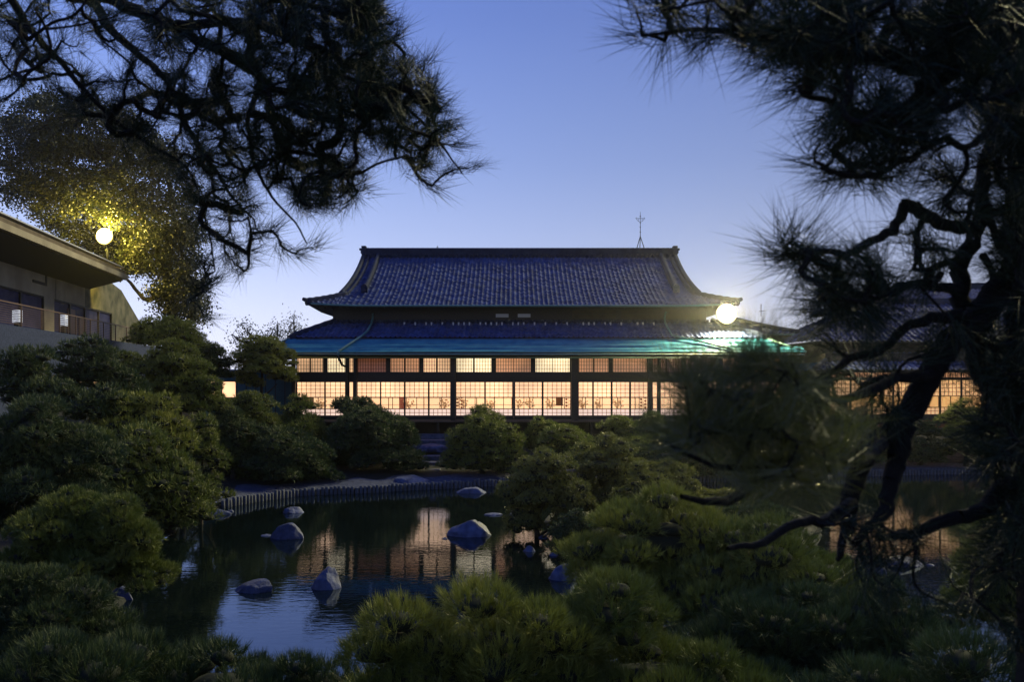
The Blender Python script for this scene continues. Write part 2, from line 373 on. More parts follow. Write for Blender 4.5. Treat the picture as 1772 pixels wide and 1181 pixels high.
wrock(854, 895, 32, 6, 6, 'flat thin rock just behind the largest humped rock', mt='rock_pale', sharp=.2, group=G)
wrock(886, 896, 22, 7, 7, 'little flat rock beside the island, right of the thin flat rock', mt='rock_pale', sharp=.2, group=G)
wrock(437, 1030, 66, 26, 28, 'rock with a notched top in the sky reflection, broad and low', peak=.6, sharp=.3, group=G)
wrock(556, 1024, 56, 43, 9, 'pointed triangular rock leaning right in the near pond', peak=.55, sharp=.72, group=G, mt='rock_pale')
wrock(976, 1007, 56, 33, 10, 'steep grey rock at the foot of the big trimmed pine right of the pond', peak=.1, sharp=.5, group=G, mt='rock_pale')
wrock(206, 1043, 42, 30, 11, 'dark rounded rock by the left bank beside the near trimmed mound', peak=-.1, sharp=.5, group=G)
wrock(373, 895, 42, 12, 12, 'low pale rock below the bend where the log edging begins', mt='rock_pale', sharp=.3, group=G)
wrock(283, 922, 26, 15, 13, 'rough shore rock half under the left pines', mt='rock_pale', sharp=.5, group=G)
wrock(264, 932, 22, 14, 14, 'smallest shore rock at the left waterline beneath the pines', mt='rock_pale', sharp=.5, group=G)
wrock(916, 958, 24, 14, 5, 'small round rock off the dark tip of the island', mt='rock_pale', sharp=.5, group=G)
wrock(1567, 985, 74, 20, 16, 'long dark violet rock in the right arm of the pond', sharp=.45, group=G)
wrock(1524, 996, 36, 20, 17, 'slanting blue rock beside the long violet rock on the right', mt='rock_pale', sharp=.6, peak=-.4, group=G)
GS = 'small stones along the waterline'
for i, (x, y, w, h, lb) in enumerate(((352, 898, 16, 6, 'small stone left of the low pale rock at the start of the edging'), (398, 889, 14, 5, 'small stone touching the right of the low pale rock at the edging'), (298, 908, 14, 7, 'small stone between the two shore rocks on the left'),
        (770, 936, 12, 4, 'tiny stone at the left foot of the largest humped rock'), (902, 900, 12, 5, 'tiny stone at the island edge right of the little flat rock'), (940, 935, 18, 7, 'small dark stone under the island trees'), (958, 965, 16, 8, 'small stone behind the steep grey rock'),
        (1500, 978, 18, 7, 'small stone left of the slanting blue rock'), (1612, 982, 14, 5, 'small stone at the right end of the long violet rock'))):
    wrock(x, y, w, h, 60+i, lb, sharp=.35, group=GS, cat='stone')
# landing slab and small stones on the shore
def srock(cx, cy, wpx, hpx, z, seed, label, cat='stone', group=None, **k):
    p = ground_at(cx, cy, z); s = p.y/F
    g = gh(p.x, p.y)
    return rock('stone', p.x, p.y, wpx*s, k.pop('dep', .8), hpx*s*.8, seed, label, z0=g, cat=cat, group=group, **k)
srock(715, 828, 64, 13, .35, 21, 'broad flat landing stone at the foot of the garden steps', mt='rock_pale', sharp=.15, dep=1.3)
srock(577, 830, 20, 9, .35, 22, 'small pale stone on the shore under the left trimmed domes', mt='rock_pale', sharp=.4, dep=.5)
srock(800, 832, 26, 8, .35, 23, 'small flat stone right of the landing stone behind the edging', mt='slab', sharp=.3, dep=.5)
gp = 'stone steps climbing to the hall'
for i, (cx, cy, w, lab) in enumerate([(740, 812, 46, 'lowest stone step above the landing stone'), (740, 800, 44, 'second stone step up from the landing stone'),
        (738, 789, 46, 'middle stone step between the two trimmed domes'), (746, 775, 52, 'rough rounded stone step near the top of the flight'), (745, 762, 62, 'topmost wide stone step before the hall verandah')]):
    z = .45+.13*i; Yd = 37.0+1.0*i
    X = px_x(cx, Yd); g = px_z(cy, Yd)
    m = MB(); w2 = w*Yd/F/2
    if i == 3: rock('stone_step', X, Yd, w2*2, .7, .30, 31, lab, mt='rock_pale', sharp=.2, z0=g-.1, cat='step', group=gp)
    else:
        m.box(-w2, w2, -.24, .42, -.7, 0)
        o = m.build('stone_step', M['slab']); o.location = (X, Yd, g); o.rotation_euler = (0, 0, .03*(i-2)); tag(o, lab, 'step', gp)
        b = o.modifiers.new('worn', 'BEVEL'); b.width = .03; b.segments = 2

# ------------------------------------------------------------------ roofs
def roof_patch(name, u0, u1, v0, v1, fn, mt, parent, tw=.30, tl=.30, nu=7, wave=.055, step=.03, along='u', mask=None, world=None):
    """u runs along the eave, v runs up the slope; fn(u,v)->z. Real waves for each column of tiles, a real step for each course."""
    cu = max(1, int(round((u1-u0)/tw))); cv = max(1, int(round((v1-v0)/tl)))
    us = np.linspace(u0, u1, cu*nu+1)
    vs = []
    for k in range(cv):
        a = v0+(v1-v0)*k/cv; b = v0+(v1-v0)*(k+1)/cv; vs += [a, a+(b-a)*.03, b-(b-a)*.02]
    vs = np.array(vs+[v1])
    U, Vv = np.meshgrid(us, vs)
    ph = ((U-u0)/(u1-u0)*cu) % 1.0
    w = np.where(ph < .42, np.sin(ph/.42*pi), -.28*np.sin((ph-.42)/.58*pi))*wave
    kv = (Vv-v0)/(v1-v0)*cv; fr = kv-np.floor(kv-1e-9); st = (1-np.clip(fr, 0, 1))*step
    st[0::3, :][:] = np.where(np.arange(len(vs))[0::3][:, None] == 0, step, 0)
    Z = fn(U, Vv)+w+st
    rng = np.random.default_rng(3)
    cellu = np.floor((U-u0)/(u1-u0)*cu).astype(int); cellv = np.floor(kv+1e-6).astype(int)
    Z += rng.uniform(-.010, .010, (cu+2, cv+2))[np.clip(cellu, 0, cu+1), np.clip(cellv, 0, cv+1)]
    X, Y, Z = (U, Vv, Z) if world is None else world(U, Vv, Z)
    P = np.stack([X.ravel(), Y.ravel(), Z.ravel()], 1); i = np.arange(U.size).reshape(U.shape)
    T = np.stack([i[:-1, :-1].ravel(), i[:-1, 1:].ravel(), i[1:, 1:].ravel(), i[1:, :-1].ravel()], 1)
    if mask is not None:
        cU = (U[:-1, :-1]+U[1:, 1:])/2; cV = (Vv[:-1, :-1]+Vv[1:, 1:])/2; T = T[mask(cU, cV).ravel()]
    return link_mesh(name, np_mesh(name, P, T, 4), mt, parent)

hall = empty('traditional_hall', (px_x(886, 43.6), 43.6, 1.3), 'long traditional Japanese hall with blue tiled roof and glowing paper screens behind the pond', 'hall')
YW, YU = 43.6, 46.0               # ground floor wall, upper wall
def hx(x, Y=YW): return px_x(x, Y)
def hz(y, Y=YW): return px_z(y, Y)
XL, XR = hx(512.5), hx(1357)      # wall ends
# main (upper) roof
EY = 44.8; RY = 52.0; ZE = px_z(529.5, EY)+.02
VL, VR = px_x(630, RY), px_x(1168, RY)
EL, ER = px_x(530, EY), px_x(1278, EY)
def prof(d): return ZE+.365*d+.018*d*d
def flare(Y): return .42*np.clip(1-(np.asarray(Y, float)-EY-1.2)/5.2, 0, 1)**2
def lift(X, Y):                   # corners sweep up
    a = np.clip((EL+3.5-X)/3.5, 0, 1)+np.clip((X-(ER-3.5))/3.5, 0, 1); b = np.clip(1-(Y-EY)/3.5, 0, 1)
    return .17*a*a*b
main_roof = roof_patch('main_roof', VL, VR, EY, RY, lambda X, Y: prof(Y-EY)+lift(X, Y), M['tile'], hall, tw=.25, tl=.25, wave=.052, step=.020,
    world=lambda U, V, Z: (U-flare(V)*np.clip(1-(U-VL)/1.6, 0, 1)+flare(V)*np.clip(1-(VR-U)/1.6, 0, 1), V, Z))
def back(U, V, Z): return U, 2*RY-V, Z
roof_patch('back_roof_slope', VL, VR, EY, RY, lambda X, Y: prof(Y-EY), M['tile'], hall, tw=.6, tl=.6, nu=4, world=back)
# hipped skirts at both ends
for side, e, v in (('l', EL, VL), ('r', ER, VR)):
    lo, hi = min(e, v), max(e, v); W = hi-lo
    fz = lambda X, Y, e=e: prof(Y-EY)+lift(X, Y)
    roof_patch('hip_skirt', lo, hi, EY, EY+W, fz, M['tile'], hall, tw=.25, tl=.25, wave=.052, step=.020, mask=(lambda X, Y, e=e: (Y-EY) < abs(X-e)+.02))
    sgn = 1 if side == 'l' else -1
    def wf(U, V, Z, e=e, sgn=sgn): return e+sgn*V, U, Z
    L = 2*(RY-EY)
    roof_patch('side_skirt', EY, EY+L, 0, W, lambda U, V: prof(V)+.17*(np.clip(1-(U-EY)/3.5, 0, 1)**2)*np.clip(1-V/3, 0, 1), M['tile'], hall, tw=.25, tl=.25, wave=.052, step=.020,
               mask=(lambda U, V: (V < (U-EY)+.02) & (V < (EY+L-U))), world=wf)
    # gable wall
    gm = MB(); xg = v+sgn*.45; n = 12; base = len(gm.v)
    ztop = [(EY+W+(RY-EY-W)*k/n) for k in range(n+1)]
    ptsg = [(xg, y, prof(y-EY)-.1) for y in ztop]+[(xg, 2*RY-y, prof(y-EY)-.1) for y in ztop[::-1][1:]]
    gm.v = ptsg+[(xg-sgn*.15, p[1], p[2]) for p in ptsg]; k = len(ptsg)
    gm.f = [tuple(range(k)), tuple(range(2*k-1, k-1, -1))]
    gm.build('gable_wall', M['wood_dim'], hall)
    # verge rolls (two descending tile rolls and stepped verge edge)
    r = MB(); ys_ = np.linspace(EY+W*1.0, RY-.1, 26); fv = lambda y: v-sgn*float(flare(y))
    r.tube([(fv(y), y, prof(y-EY)+.09) for y in ys_], .13, 8)
    r.tube([(fv(y)+sgn*.33, y, prof(y-EY)+.07) for y in ys_], .085, 7)
    for y in ys_: r.tube([(fv(y)-sgn*.02, y, prof(y-EY)-.08), (fv(y)-sgn*.16, y, prof(y-EY)-.07)], [.10, .11], 8)
    for y0, y1 in zip(ys_[:-1], ys_[1:]):
        x0, x1 = sorted((fv(y0)-sgn*.03, fv(y0)+sgn*.10)); r.hexa([(x0, y0, prof(y0-EY)-.34), (x1, y0, prof(y0-EY)-.34), (x1, y1, prof(y1-EY)-.34), (x0, y1, prof(y1-EY)-.34), (x0, y0, prof(y0-EY)+.02), (x1, y0, prof(y0-EY)+.02), (x1, y1, prof(y1-EY)+.02), (x0, y1, prof(y1-EY)+.02)])
    r.build('verge', M['tile_dark'], hall, True)
    # descending ridge
    r = MB(); xd = v+sgn*.88; yd = np.linspace(47.0, RY-.2, 16)
    for y0, y1 in zip(yd[:-1], yd[1:]):
        a0, a1 = prof(y0-EY), prof(y1-EY)
        r.hexa([(xd-.12, y0, a0-.1), (xd+.12, y0, a0-.1), (xd+.12, y1+.01, a1-.1), (xd-.12, y1+.01, a1-.1), (xd-.10, y0, a0+.2), (xd+.10, y0, a0+.2), (xd+.10, y1+.01, a1+.2), (xd-.10, y1+.01, a1+.2)])
    r.tube([(xd, y, prof(y-EY)+.22) for y in yd], .115, 9)
    o = r.build('descending_ridge', M['tile_dark'], hall, True)
    e_ = MB(); zz = prof(47-EY)
    e_.box(xd-.17, xd+.17, 46.86, 47.0, zz-.03, zz+.34); e_.tube([(xd, 46.80, zz+.30), (xd, 47.05, zz+.33)], [.14, .15], 12); e_.tube([(xd, 46.70, zz+.08), (xd, 47, zz+.08)], .09, 8)
    e_.build('end_tile', M['lichen'] if side == 'r' else M['tile_dark'], o, False)
    # corner hip ridge
    r = MB(); n = 12; hp = []
    for k in range(n+1):
        t = W*k/n; hp.append((e+sgn*t, EY+t, prof(t)+float(lift(np.array(e+sgn*t), np.array(EY+t)))+.10))
    r.tube(hp, [.10+.03*(k % 2) for k in range(n+1)], 8); r.tube([(p[0], p[1], p[2]-.14) for p in hp], .16, 6)
    r.tube([(hp[0][0]-sgn*.14, hp[0][1]-.14, hp[0][2]+.05), hp[0]], [.09, .12], 8)
    o = r.build('hip_ridge', M['tile_dark'], hall, True)
    r = MB(); hp2 = [(p[0], p[1]+0, p[2]) for p in hp]; hb = [(p[0], 2*RY-p[1], p[2]) for p in hp]; r.tube(hb, .16, 6); r.build('hip_ridge', M['tile_dark'], hall, True)
# top ridge: stacked courses with a round cap
r = MB(); zr = prof(RY-EY)
for k, (hw, a, b) in enumerate([(.24, -.15, .12), (.27, .12, .155), (.21, .155, .25), (.25, .25, .285), (.19, .285, .37), (.23, .37, .40)]):
    r.box(VL-.02+.01*k, VR+.02-.01*k, RY-hw, RY+hw, zr+a, zr+b)
xx = VL
while xx < VR-.1:
    r.tube([(xx, RY, zr+.40), (xx+.29, RY, zr+.40)], [.105, .12], 8)
    r.tube([(xx+.15, RY-.30, zr-.02), (xx+.15, RY-.18, zr+.09)], [.10, .08], 7); xx += .30
ridge = r.build('ridge', M['tile_dark'], main_roof)
m = MB(); m.box(px_x(1078, RY), px_x(1150, RY), RY-.262, RY-.236, zr-.05, zr+.12); m.box(px_x(1085, RY), px_x(1130, RY), RY-.34, RY-.262, zr-.10, zr+.06)
for s_, v in ((1, VL), (-1, VR)):
    m = MB(); m.box(v-.10, v+.10, RY-.28, RY+.28, zr-.1, zr+.5); m.box(v-.13, v+.13, RY-.2, RY+.2, zr+.5, zr+.6)
    m.tube([(v-s_*.28, RY, zr+.42), (v, RY, zr+.40)], [.07, .11], 8); m.tube([(v, RY-.28, zr+.2), (v, RY-.34, zr+.2)], .16, 10)
    m.build('ridge_end_ornament', M['tile_dark'], main_roof)
# soffit, fascia, gutter of the upper roof, upper wall
UL, UR = px_x(576, YU), px_x(1222, YU)
ZU0 = 7.0
m = MB(); m.box(UL, UR, YU, YU+.2, ZU0, ZE+.30); m.box(UL, UL+.2, YU+.2, 58, ZU0, ZE+.30); m.box(UR-.2, UR, YU+.2, 58, ZU0, ZE+.30); m.box(UL, UR, 58, 58.2, 2, ZE+.30)
upper = m.build('upper_wall', M['wood'], hall)
for cx in (869, 907): 
    m = MB(); m.box(px_x(cx-11, 46), px_x(cx+11, 46), YU-.02, YU+.01, px_z(549.5, 46), px_z(543.5, 46)); m.build('vent', M['pale'], upper)
for x0, x1 in ((990, 1066), (1075, 1146), (1155, 1215)):
    m = MB(); m.box(px_x(x0, 46), px_x(x1, 46), YU-.015, YU+.01, px_z(551, 46), px_z(537, 46)); m.build('wall_panel', M['old_panel'], upper)
    m = MB()
    m.box(px_x(x0, 46), px_x(x1, 46), YU-.05, YU-.016, px_z(544.5, 46), px_z(543.2, 46)); m.build('rail', M['wood'], upper)
m = MB()
def lz(X, Y): return float(lift(np.array(X), np.array(Y)))
n = 24
for k in range(n):                # front soffit following the swept eave
    a = EL+(ER-EL)*k/n; b = EL+(ER-EL)*(k+1)/n
    ia = min(max(a, UL), UR); ib = min(max(b, UL), UR)
    za, zb = ZE-.10+lz(a, EY), ZE-.10+lz(b, EY)
    m.quad((a, EY, za), (b, EY, zb), (ib, YU, ZE+.28), (ia, YU, ZE+.28))
    m.quad((a, EY, za), (b, EY, zb), (b, EY, zb+.12), (a, EY, za+.12))
for e, u in ((EL, UL), (ER, UR)):
    m.quad((e, EY, ZE-.10+.17), (e, EY+3.5, ZE-.1), (u, EY+3.5, ZE+.28), (u, YU, ZE+.28)); m.quad((e, EY+3.5, ZE-.1), (e, 59.2, ZE-.1), (u, 58, ZE+.28), (u, EY+3.5, ZE+.28))
    m.quad((e, EY, ZE+.07), (e, EY+3.5, ZE-.1), (e, EY+3.5, ZE+.02), (e, EY, ZE+.19)); m.quad((e, EY+3.5, ZE-.1), (e, 59.2, ZE-.1), (e, 59.2, ZE+.02), (e, EY+3.5, ZE+.02))
soff = m.build('soffit', M['soffit'], hall)
m = MB(); xx = UL-.6
while xx < UR+.6:
    m.hexa([(xx, EY+.12, ZE-.16), (xx+.07, EY+.12, ZE-.16), (xx+.07, YU, ZE+.18), (xx, YU, ZE+.18), (xx, EY+.12, ZE-.09), (xx+.07, EY+.12, ZE-.09), (xx+.07, YU, ZE+.27), (xx, YU, ZE+.27)]); xx += .38
m.build('rafters', M['soffit'], soff)
m = MB(); gp_ = [(EL+.25+(ER-EL-.5)*k/20, EY-.07, ZE-.03+.8*lz(EL+.25+(ER-EL-.5)*k/20, EY)) for k in range(21)]
m.tube(gp_, .05, 7); m.build('gutter', M['copper_pipe'], hall, True)

# lower roof: tiled band and copper eave band
LE = 42.2; ZL = px_z(611, LE)+.03; JY = 43.75; ZJ = px_z(586.5, JY); TY = YU; ZT = px_z(557.5, TY)
CL, CR = -12.45, px_x(1395, LE)
def lowz(Y): return np.interp(Y, [LE, JY, JY+.001, TY], [ZL, ZJ, ZJ+.05, ZT])
# hip lines: corner goes in 1:1 up to the upper wall
def inx(Y, side): return (CL+(Y-LE)*.80) if side < 0 else (CR-(Y-LE)*.98)
def trap(name, y0, y1, mt, tiles):
    def msk(X, Y): return (X > inx(Y, -1)-.01) & (X < inx(Y, 1)+.01)
    if tiles: return roof_patch(name, CL, CR, y0, y1, lambda X, Y: lowz(Y)*1.0, mt, hall, tw=.25, tl=.25, wave=.052, step=.020, mask=msk)
    return roof_patch(name, CL, CR, y0, y1, lambda X, Y: lowz(Y), mt, hall, tw=3.4, tl=.235, nu=3, wave=.0, step=.016, mask=msk)
lt = trap('lower_tile_roof', JY+.002, TY, M['tile'], True)
ce = trap('copper_eave', LE, JY, M['copper'], False)
# side slopes of the lower roof
for sgn, c in ((1, CL), (-1, CR)):
    kx = .80 if sgn > 0 else .98
    m = MB(); 
    for (a, b) in ((LE, JY), (JY, TY)):
        za, zb = float(lowz(a)), float(lowz(b))
        ia = (a-LE)*kx; ib = (b-LE)*kx
        m.quad((c+sgn*ia, a, za), (c+sgn*ib, b, zb), (c+sgn*ib, 58, zb), (c+sgn*ia, 58+ (LE-a), za))
    m.build('side_roof', M['tile'] if sgn > 0 else M['copper'], hall)
    r = MB(); hp = [(inx(y, -sgn if False else (-1 if sgn > 0 else 1)), y, float(lowz(y))+.08) for y in np.linspace(JY, TY, 10)]
    r.tube(hp, [.12+.02*(k % 2) for k in range(10)], 8); r.tube([(p[0], p[1], p[2]-.12) for p in hp], .15, 6); r.build('hip_ridge', M['tile_dark'], lt, True)
    r = MB(); r.tube([(inx(y, -1 if sgn > 0 else 1), y, float(lowz(y))+.02) for y in (LE, JY)], .05, 6); r.build('hip_seam', M['copper_pipe'], ce, True)
m = MB(); m.box(UL-.1, UR+.1, YU-.16, YU+.02, ZT-.05, ZT+.10)
xx = UL
while xx < UR: m.tube([(xx, YU-.30, ZT-.03), (xx, YU-.16, ZT+.06)], [.09, .07], 7); xx += .285
m.build('flashing_ridge', M['tile_dark'], lt)
rs = random.Random(8)
m = MB(); xx = px_x(700, 45.6)
while xx < px_x(1150, 45.6):
    if rs.random() < .6: m.box(xx-.035, xx+.035, YU-.52, YU-.34, ZT-.20, ZT-.05)
    xx += .285
m.build('mortar_plugs', M['pale'], lt)
# copper eave thickness: fascia, gutter, soffit
m = MB(); m.box(CL, CR, LE+.02, LE+.08, ZL-.17, ZL-.01); m.box(CL, CL+.06, LE+.08, 58, ZL-.17, ZL-.01); m.box(CR-.06, CR, LE+.08, 58, ZL-.17, ZL-.01)
m.quad((CL+.06, LE+.08, ZL-.16), (CR-.06, LE+.08, ZL-.16), (CR-.06, YW, ZL+.05), (CL+.06, YW, ZL+.05))
m.build('lower_soffit', M['soffit'], hall)
m = MB(); m.tube([(CL+.1, LE-.03, ZL-.09), (CR-.1, LE-.03, ZL-.12)], .045, 7); m.tube([(CL+.4, LE+.5, ZL-.25), (CR-.2, LE+.5, ZL-.27)], .035, 6); m.build('gutter', M['copper_pipe'], hall, True)
# drain pipes lying over the lower roof
m = MB()
def rp(px, Y, dz=.09): return (px_x(px, Y), Y, float(lowz(Y))+dz if Y < TY else px_z(549, YU))
m.tube([(px_x(645, 45.9), 45.9, px_z(543, 46)), (px_x(645, 45.85), 45.85, ZT+.18), rp(643, 45.5, .13), rp(636, 44.3, .14), rp(627, 43.75, .16), rp(587, 42.2, .08), (px_x(584, 42.15), 42.12, ZL-.15)], .055, 8)
m.build('drain_pipe', M['copper_pipe'], hall, True)
m = MB(); m.tube([(px_x(584, 42.15), 42.12, ZL-.15), (px_x(585, 42.3), 42.3, px_z(618, 42.3)), (px_x(592, 42.5), 42.5, px_z(632, 42.5)), (px_x(603, 42.9), 42.9, px_z(638, 42.9)), (px_x(603, 42.9), 42.9, 1.2)], .06, 8)
m.build('drain_pipe', M['wood'], hall, True)
m = MB()
m.tube([(px_x(1152, 45.9), 45.9, px_z(540, 46)), (px_x(1150, 45.85), 45.85, ZT+.18), rp(1151, 45.5, .13), rp(1163, 43.75, .16), rp(1225, 43.0, .10), rp(1268, 42.3, .08)], .05, 8)
m.build('drain_pipe', M['copper_pipe'], hall, True)

# ground floor: wall frame (built between the openings), verandah, posts
HEAD, SILL = hz(661), hz(720.5); TR0, TR1 = hz(645.5), hz(619.5)
trans = [(513.6, 559.7, 'warm'), (565.8, 598, 'bright'), (603.8, 612, 'warm'), (618, 668.7, 'dark'), (674.8, 726, 'dim'), (732, 779.8, 'warm'), (789, 851, 'bright'), (857.4, 919.3, 'dim'), (925.6, 987, 'bright'),
         (1001, 1053.8, 'dim'), (1060, 1120, 'dim'), (1127, 1180, 'dark'), (1186, 1240, 'dark'), (1246, 1300, 'dim'), (1306, 1350, 'dim')]
lower = [(513.6, 561.5), (562.8, 597.5), (603.2, 611.2), (618, 658), (659, 699.5), (701, 741), (742.7, 779.7), (789, 838.6), (840, 887), (891, 938), (940, 987.5),
         (1001, 1025.5), (1027, 1057.5), (1059.5, 1089.5), (1091.5, 1121), (1129, 1137.5), (1143, 1190), (1192, 1240), (1252, 1300), (1302, 1350)]
m = MB()
m.box(XL, XR, YW, YW+.14, TR1, 6.3)                                    # beam over the transoms
m.box(XL, XR, YW, YW+.14, HEAD, TR0)                                   # beam between
m.box(XL, XR, YW, YW+.14, SILL-.25, SILL)                              # sill
def fills(lst, z0, z1, ma):
    prev = XL
    for t in lst:
        a, b = hx(t[0]), hx(t[1])
        if a-prev > .004: ma.box(prev, a, YW+.002, YW+.138, z0, z1)
        prev = b
    if XR-prev > .01: ma.box(prev, XR, YW+.002, YW+.138, z0, z1)
fills(trans, TR0, TR1, m); fills(lower, SILL, HEAD, m)
wall = m.build('wall', M['wood'], hall)
m = MB(); m.box(XL, XL+.15, YW+.14, 58, 1.2, 6.3); m.box(XR-.15, XR, YW+.14, 58, 1.2, 6.3); m.box(XL, XR, 58, 58.15, 1.2, 7.3)
m.build('side_wall', M['wood_dim'], hall)
for i, (a, b, pk) in enumerate(trans):
    x0, x1 = hx(a), hx(b); w = MB(); fr = .035
    w.box(x0, x1, YW+.02, YW+.05, TR0, TR0+fr); w.box(x0, x1, YW+.02, YW+.05, TR1-fr, TR1)
    w.box(x0, x0+fr, YW+.02, YW+.05, TR0+fr, TR1-fr); w.box(x1-fr, x1, YW+.02, YW+.05, TR0+fr, TR1-fr)
    if b-a > 20: w.box((x0+x1)/2-.02, (x0+x1)/2+.02, YW+.015, YW+.05, TR0+fr, TR1-fr)
    f_ = w.build('transom_window', M['wood'], hall)
    l = MB(); n = max(2, int(round((x1-x0)/.080)))
    for k in range(1, n): xx = x0+(x1-x0)*k/n; l.box(xx-.015, xx+.015, YW+.055, YW+.07, TR0, TR1)
    for k in (1, 2, 3): zz = TR0+(TR1-TR0)*k/4; l.box(x0, x1, YW+.0545, YW+.0715, zz-.008, zz+.008)
    l.build('lattice', M['wood'], f_)
    p = MB(); p.box(x0, x1, YW+.074, YW+.08, TR0, TR1); p.build('paper_pane', PAPER[pk], f_)
    if pk == 'bright' and b-a > 40: pass
mid0, mid1 = hz(708.3), hz(688)
for i, (a, b) in enumerate(lower):
    x0, x1 = hx(a), hx(b); w = MB(); fr = .03
    w.box(x0, x1, YW+.02, YW+.05, SILL, SILL+fr); w.box(x0, x1, YW+.02, YW+.05, HEAD-fr, HEAD)
    w.box(x0, x0+fr*.7, YW+.02, YW+.05, SILL+fr, HEAD-fr); w.box(x1-fr*.7, x1, YW+.02, YW+.05, SILL+fr, HEAD-fr)
    w.box(x0+fr*.7, x1-fr*.7, YW+.018, YW+.052, mid0-.02, mid0+.02); w.box(x0+fr*.7, x1-fr*.7, YW+.018, YW+.052, mid1-.02, mid1+.02)
    npn = 3 if i in (7, 8, 9, 10) else 2
    if b-a > 20:
        for k in range(1, npn): xx = x0+(x1-x0)*k/npn; w.box(xx-.016, xx+.016, YW+.02, YW+.05, mid0+.02, mid1-.02)
    f_ = w.build('screen_window', M['wood'], hall)
    l = MB(); n = max(1, int(round((x1-x0)/.235)))
    for z0, z1, rows in ((mid1+.02, HEAD, 4), (SILL, mid0-.02, 2)):
        for k in range(1, n): xx = x0+(x1-x0)*k/n; l.box(xx-.012, xx+.012, YW+.054, YW+.068, z0, z1)
        for k in range(1, rows): zz = z0+(z1-z0)*k/rows; l.box(x0, x1, YW+.0535, YW+.0685, zz-.012, zz+.012)
    if b-a > 20: l.build('lattice', M['interior_post'], f_)
    p = MB(); p.box(x0, x1, YW+.072, YW+.078, mid1+.02, HEAD); p.build('paper_pane', PAPER['main'], f_)
    p = MB(); p.box(x0, x1, YW+.072, YW+.078, SILL, mid0-.02); p.build('paper_pane', PAPER['pink'], f_)
    p = MB(); p.box(x0, x1, YW+.03, YW+.036, mid0+.02, mid1-.02); p.build('glass_pane', M['glass'], f_)
# rooms behind the glass
m = MB(); m.box(XL+.16, XR-.16, YW+.2, 47.2, SILL-.3, SILL-.22); m.build('room_floor', M['tatami'], hall)
m = MB(); m.box(XL+.16, XR-.16, YW+.2, 47.2, HEAD+.5, HEAD+.56); m.build('room_ceiling', M['wood_dim'], hall)
m = MB(); m.box(XL+.16, XR-.16, 46.8, 46.9, SILL-.22, HEAD+.5); rw = m.build('room_screen', M['interior'], hall)
m = MB(); xx = XL+.4
while xx < XR-.3: m.box(xx-.02, xx+.02, 46.76, 46.8, SILL-.22, HEAD+.5); xx += .95
for k in range(5): m.box(XL+.2, XR-.2, 46.77, 46.8, SILL+.1+.36*k, SILL+.12+.36*k)
m.build('lattice', M['interior_post'], rw)
# columns
for a, b, yb in ((600, 604.5, 43.2), (612, 617.5, YW-.1), (780.5, 788, 43.3), (988.5, 999, 43.35), (1122, 1128, YW-.1), (1138, 1142.3, 43.2), (1243, 1249, YW-.1), (1352, 1359, YW-.1), (506, 512, YW-.1)):
    m = MB(); c = (hx(a, yb)+hx(b, yb))/2; w = (b-a)*yb/F/2; m.box(c-w, c+w, yb-w*2, yb, 1.0, ZL+.1); m.build('column', M['wood'], hall)
for x_, y_, a_, b_, r_ in ((993, 43.1, 1.2, ZL-.1, .03), (889, 43.2, hz(724), hz(660), .03), (788.5, 43.2, hz(724), hz(660), .02)):
    m = MB(); x_ = px_x(x_, y_); m.tube([(x_, y_, a_), (x_, y_, b_)], r_, 6); m.build('wall_pipe', M['rail'], hall)
m = MB(); zf = px_z(728.5, 42.7); m.box(XL-.6, XR+.3, 42.7, YW, zf-.09, zf); ver = m.build('verandah', M['wood_dim'], hall)
m = MB(); m.box(XL-.62, XR+.32, 42.66, 42.70, zf-.075, zf-.02); m.build('edge_board', M['plaster_dark'], ver)
m = MB(); xx = XL-.4
while xx < XR+.2: m.box(xx-.06, xx+.06, 42.8, 42.92, .8, zf-.09); xx += 1.9
m.build('floor_posts', M['wood'], ver)
m = MB(); m.box(XL+.3, XR-.3, 44.2, 44.3, .8, SILL-.3); m.build('foundation', M['wood'], hall)
m = MB(); m.box(px_x(722, 42.3), px_x(778, 42.3), 42.0, 42.6, 1.0, px_z(752, 42.2)); m.build('entry_step', M['slab'], hall)

# things inside the rooms
def ornament(px, kind, lab):
    X = hx(px, 45.0); zt = SILL-.22
    o = empty('flower_arrangement' if kind else 'hanging_ornament', (X, 45.0, zt), lab, 'flowers' if kind else 'ornament', 'flower arrangements in the lit rooms' if kind else 'bead strings hanging in the lit rooms')
    r = random.Random(px)
    if kind:
        s = MB(); s.box(X-.22, X+.22, 44.85, 45.15, zt, zt+.34); s.build('stand', M['interior_post'], o)
        s = MB(); s.tube([(X, 45, zt+.34), (X, 45, zt+.42), (X, 45, zt+.52), (X, 45, zt+.58)], [.06, .11, .08, .05], 10); s.build('vase', M['vase'], o, True)
        s = MB()
        for k in range(26):
            t = r.uniform(0, 6.28); q = r.uniform(.05, .32); h = r.uniform(.05, .42)
            e = (X+cos(t)*q, 45+sin(t)*q*.5, zt+.58+h); s.bar((X, 45, zt+.56), e, .006, .004, 4)
            s.bar(e, (e[0], e[1], e[2]+.06), .05, .02, 6)
        s.build('blossoms', M['flower'], o)
    else:
        s = MB(); s.bar((X, 45, zt+.1), (X, 45, HEAD+.5), .006); s.build('cord', M['interior_post'], o)
        s = MB()
        for k in range(9):
            for dx in (-.11, .11): z = zt+.35+.17*k+(.085 if dx > 0 else 0); s.bar((X+dx, 45, z-.06), (X+dx, 45, z), .01, .07, 6); s.bar((X+dx, 45, z), (X+dx, 45, z+.06), .07, .01, 6)
        s.build('beads', M['checker'], o)
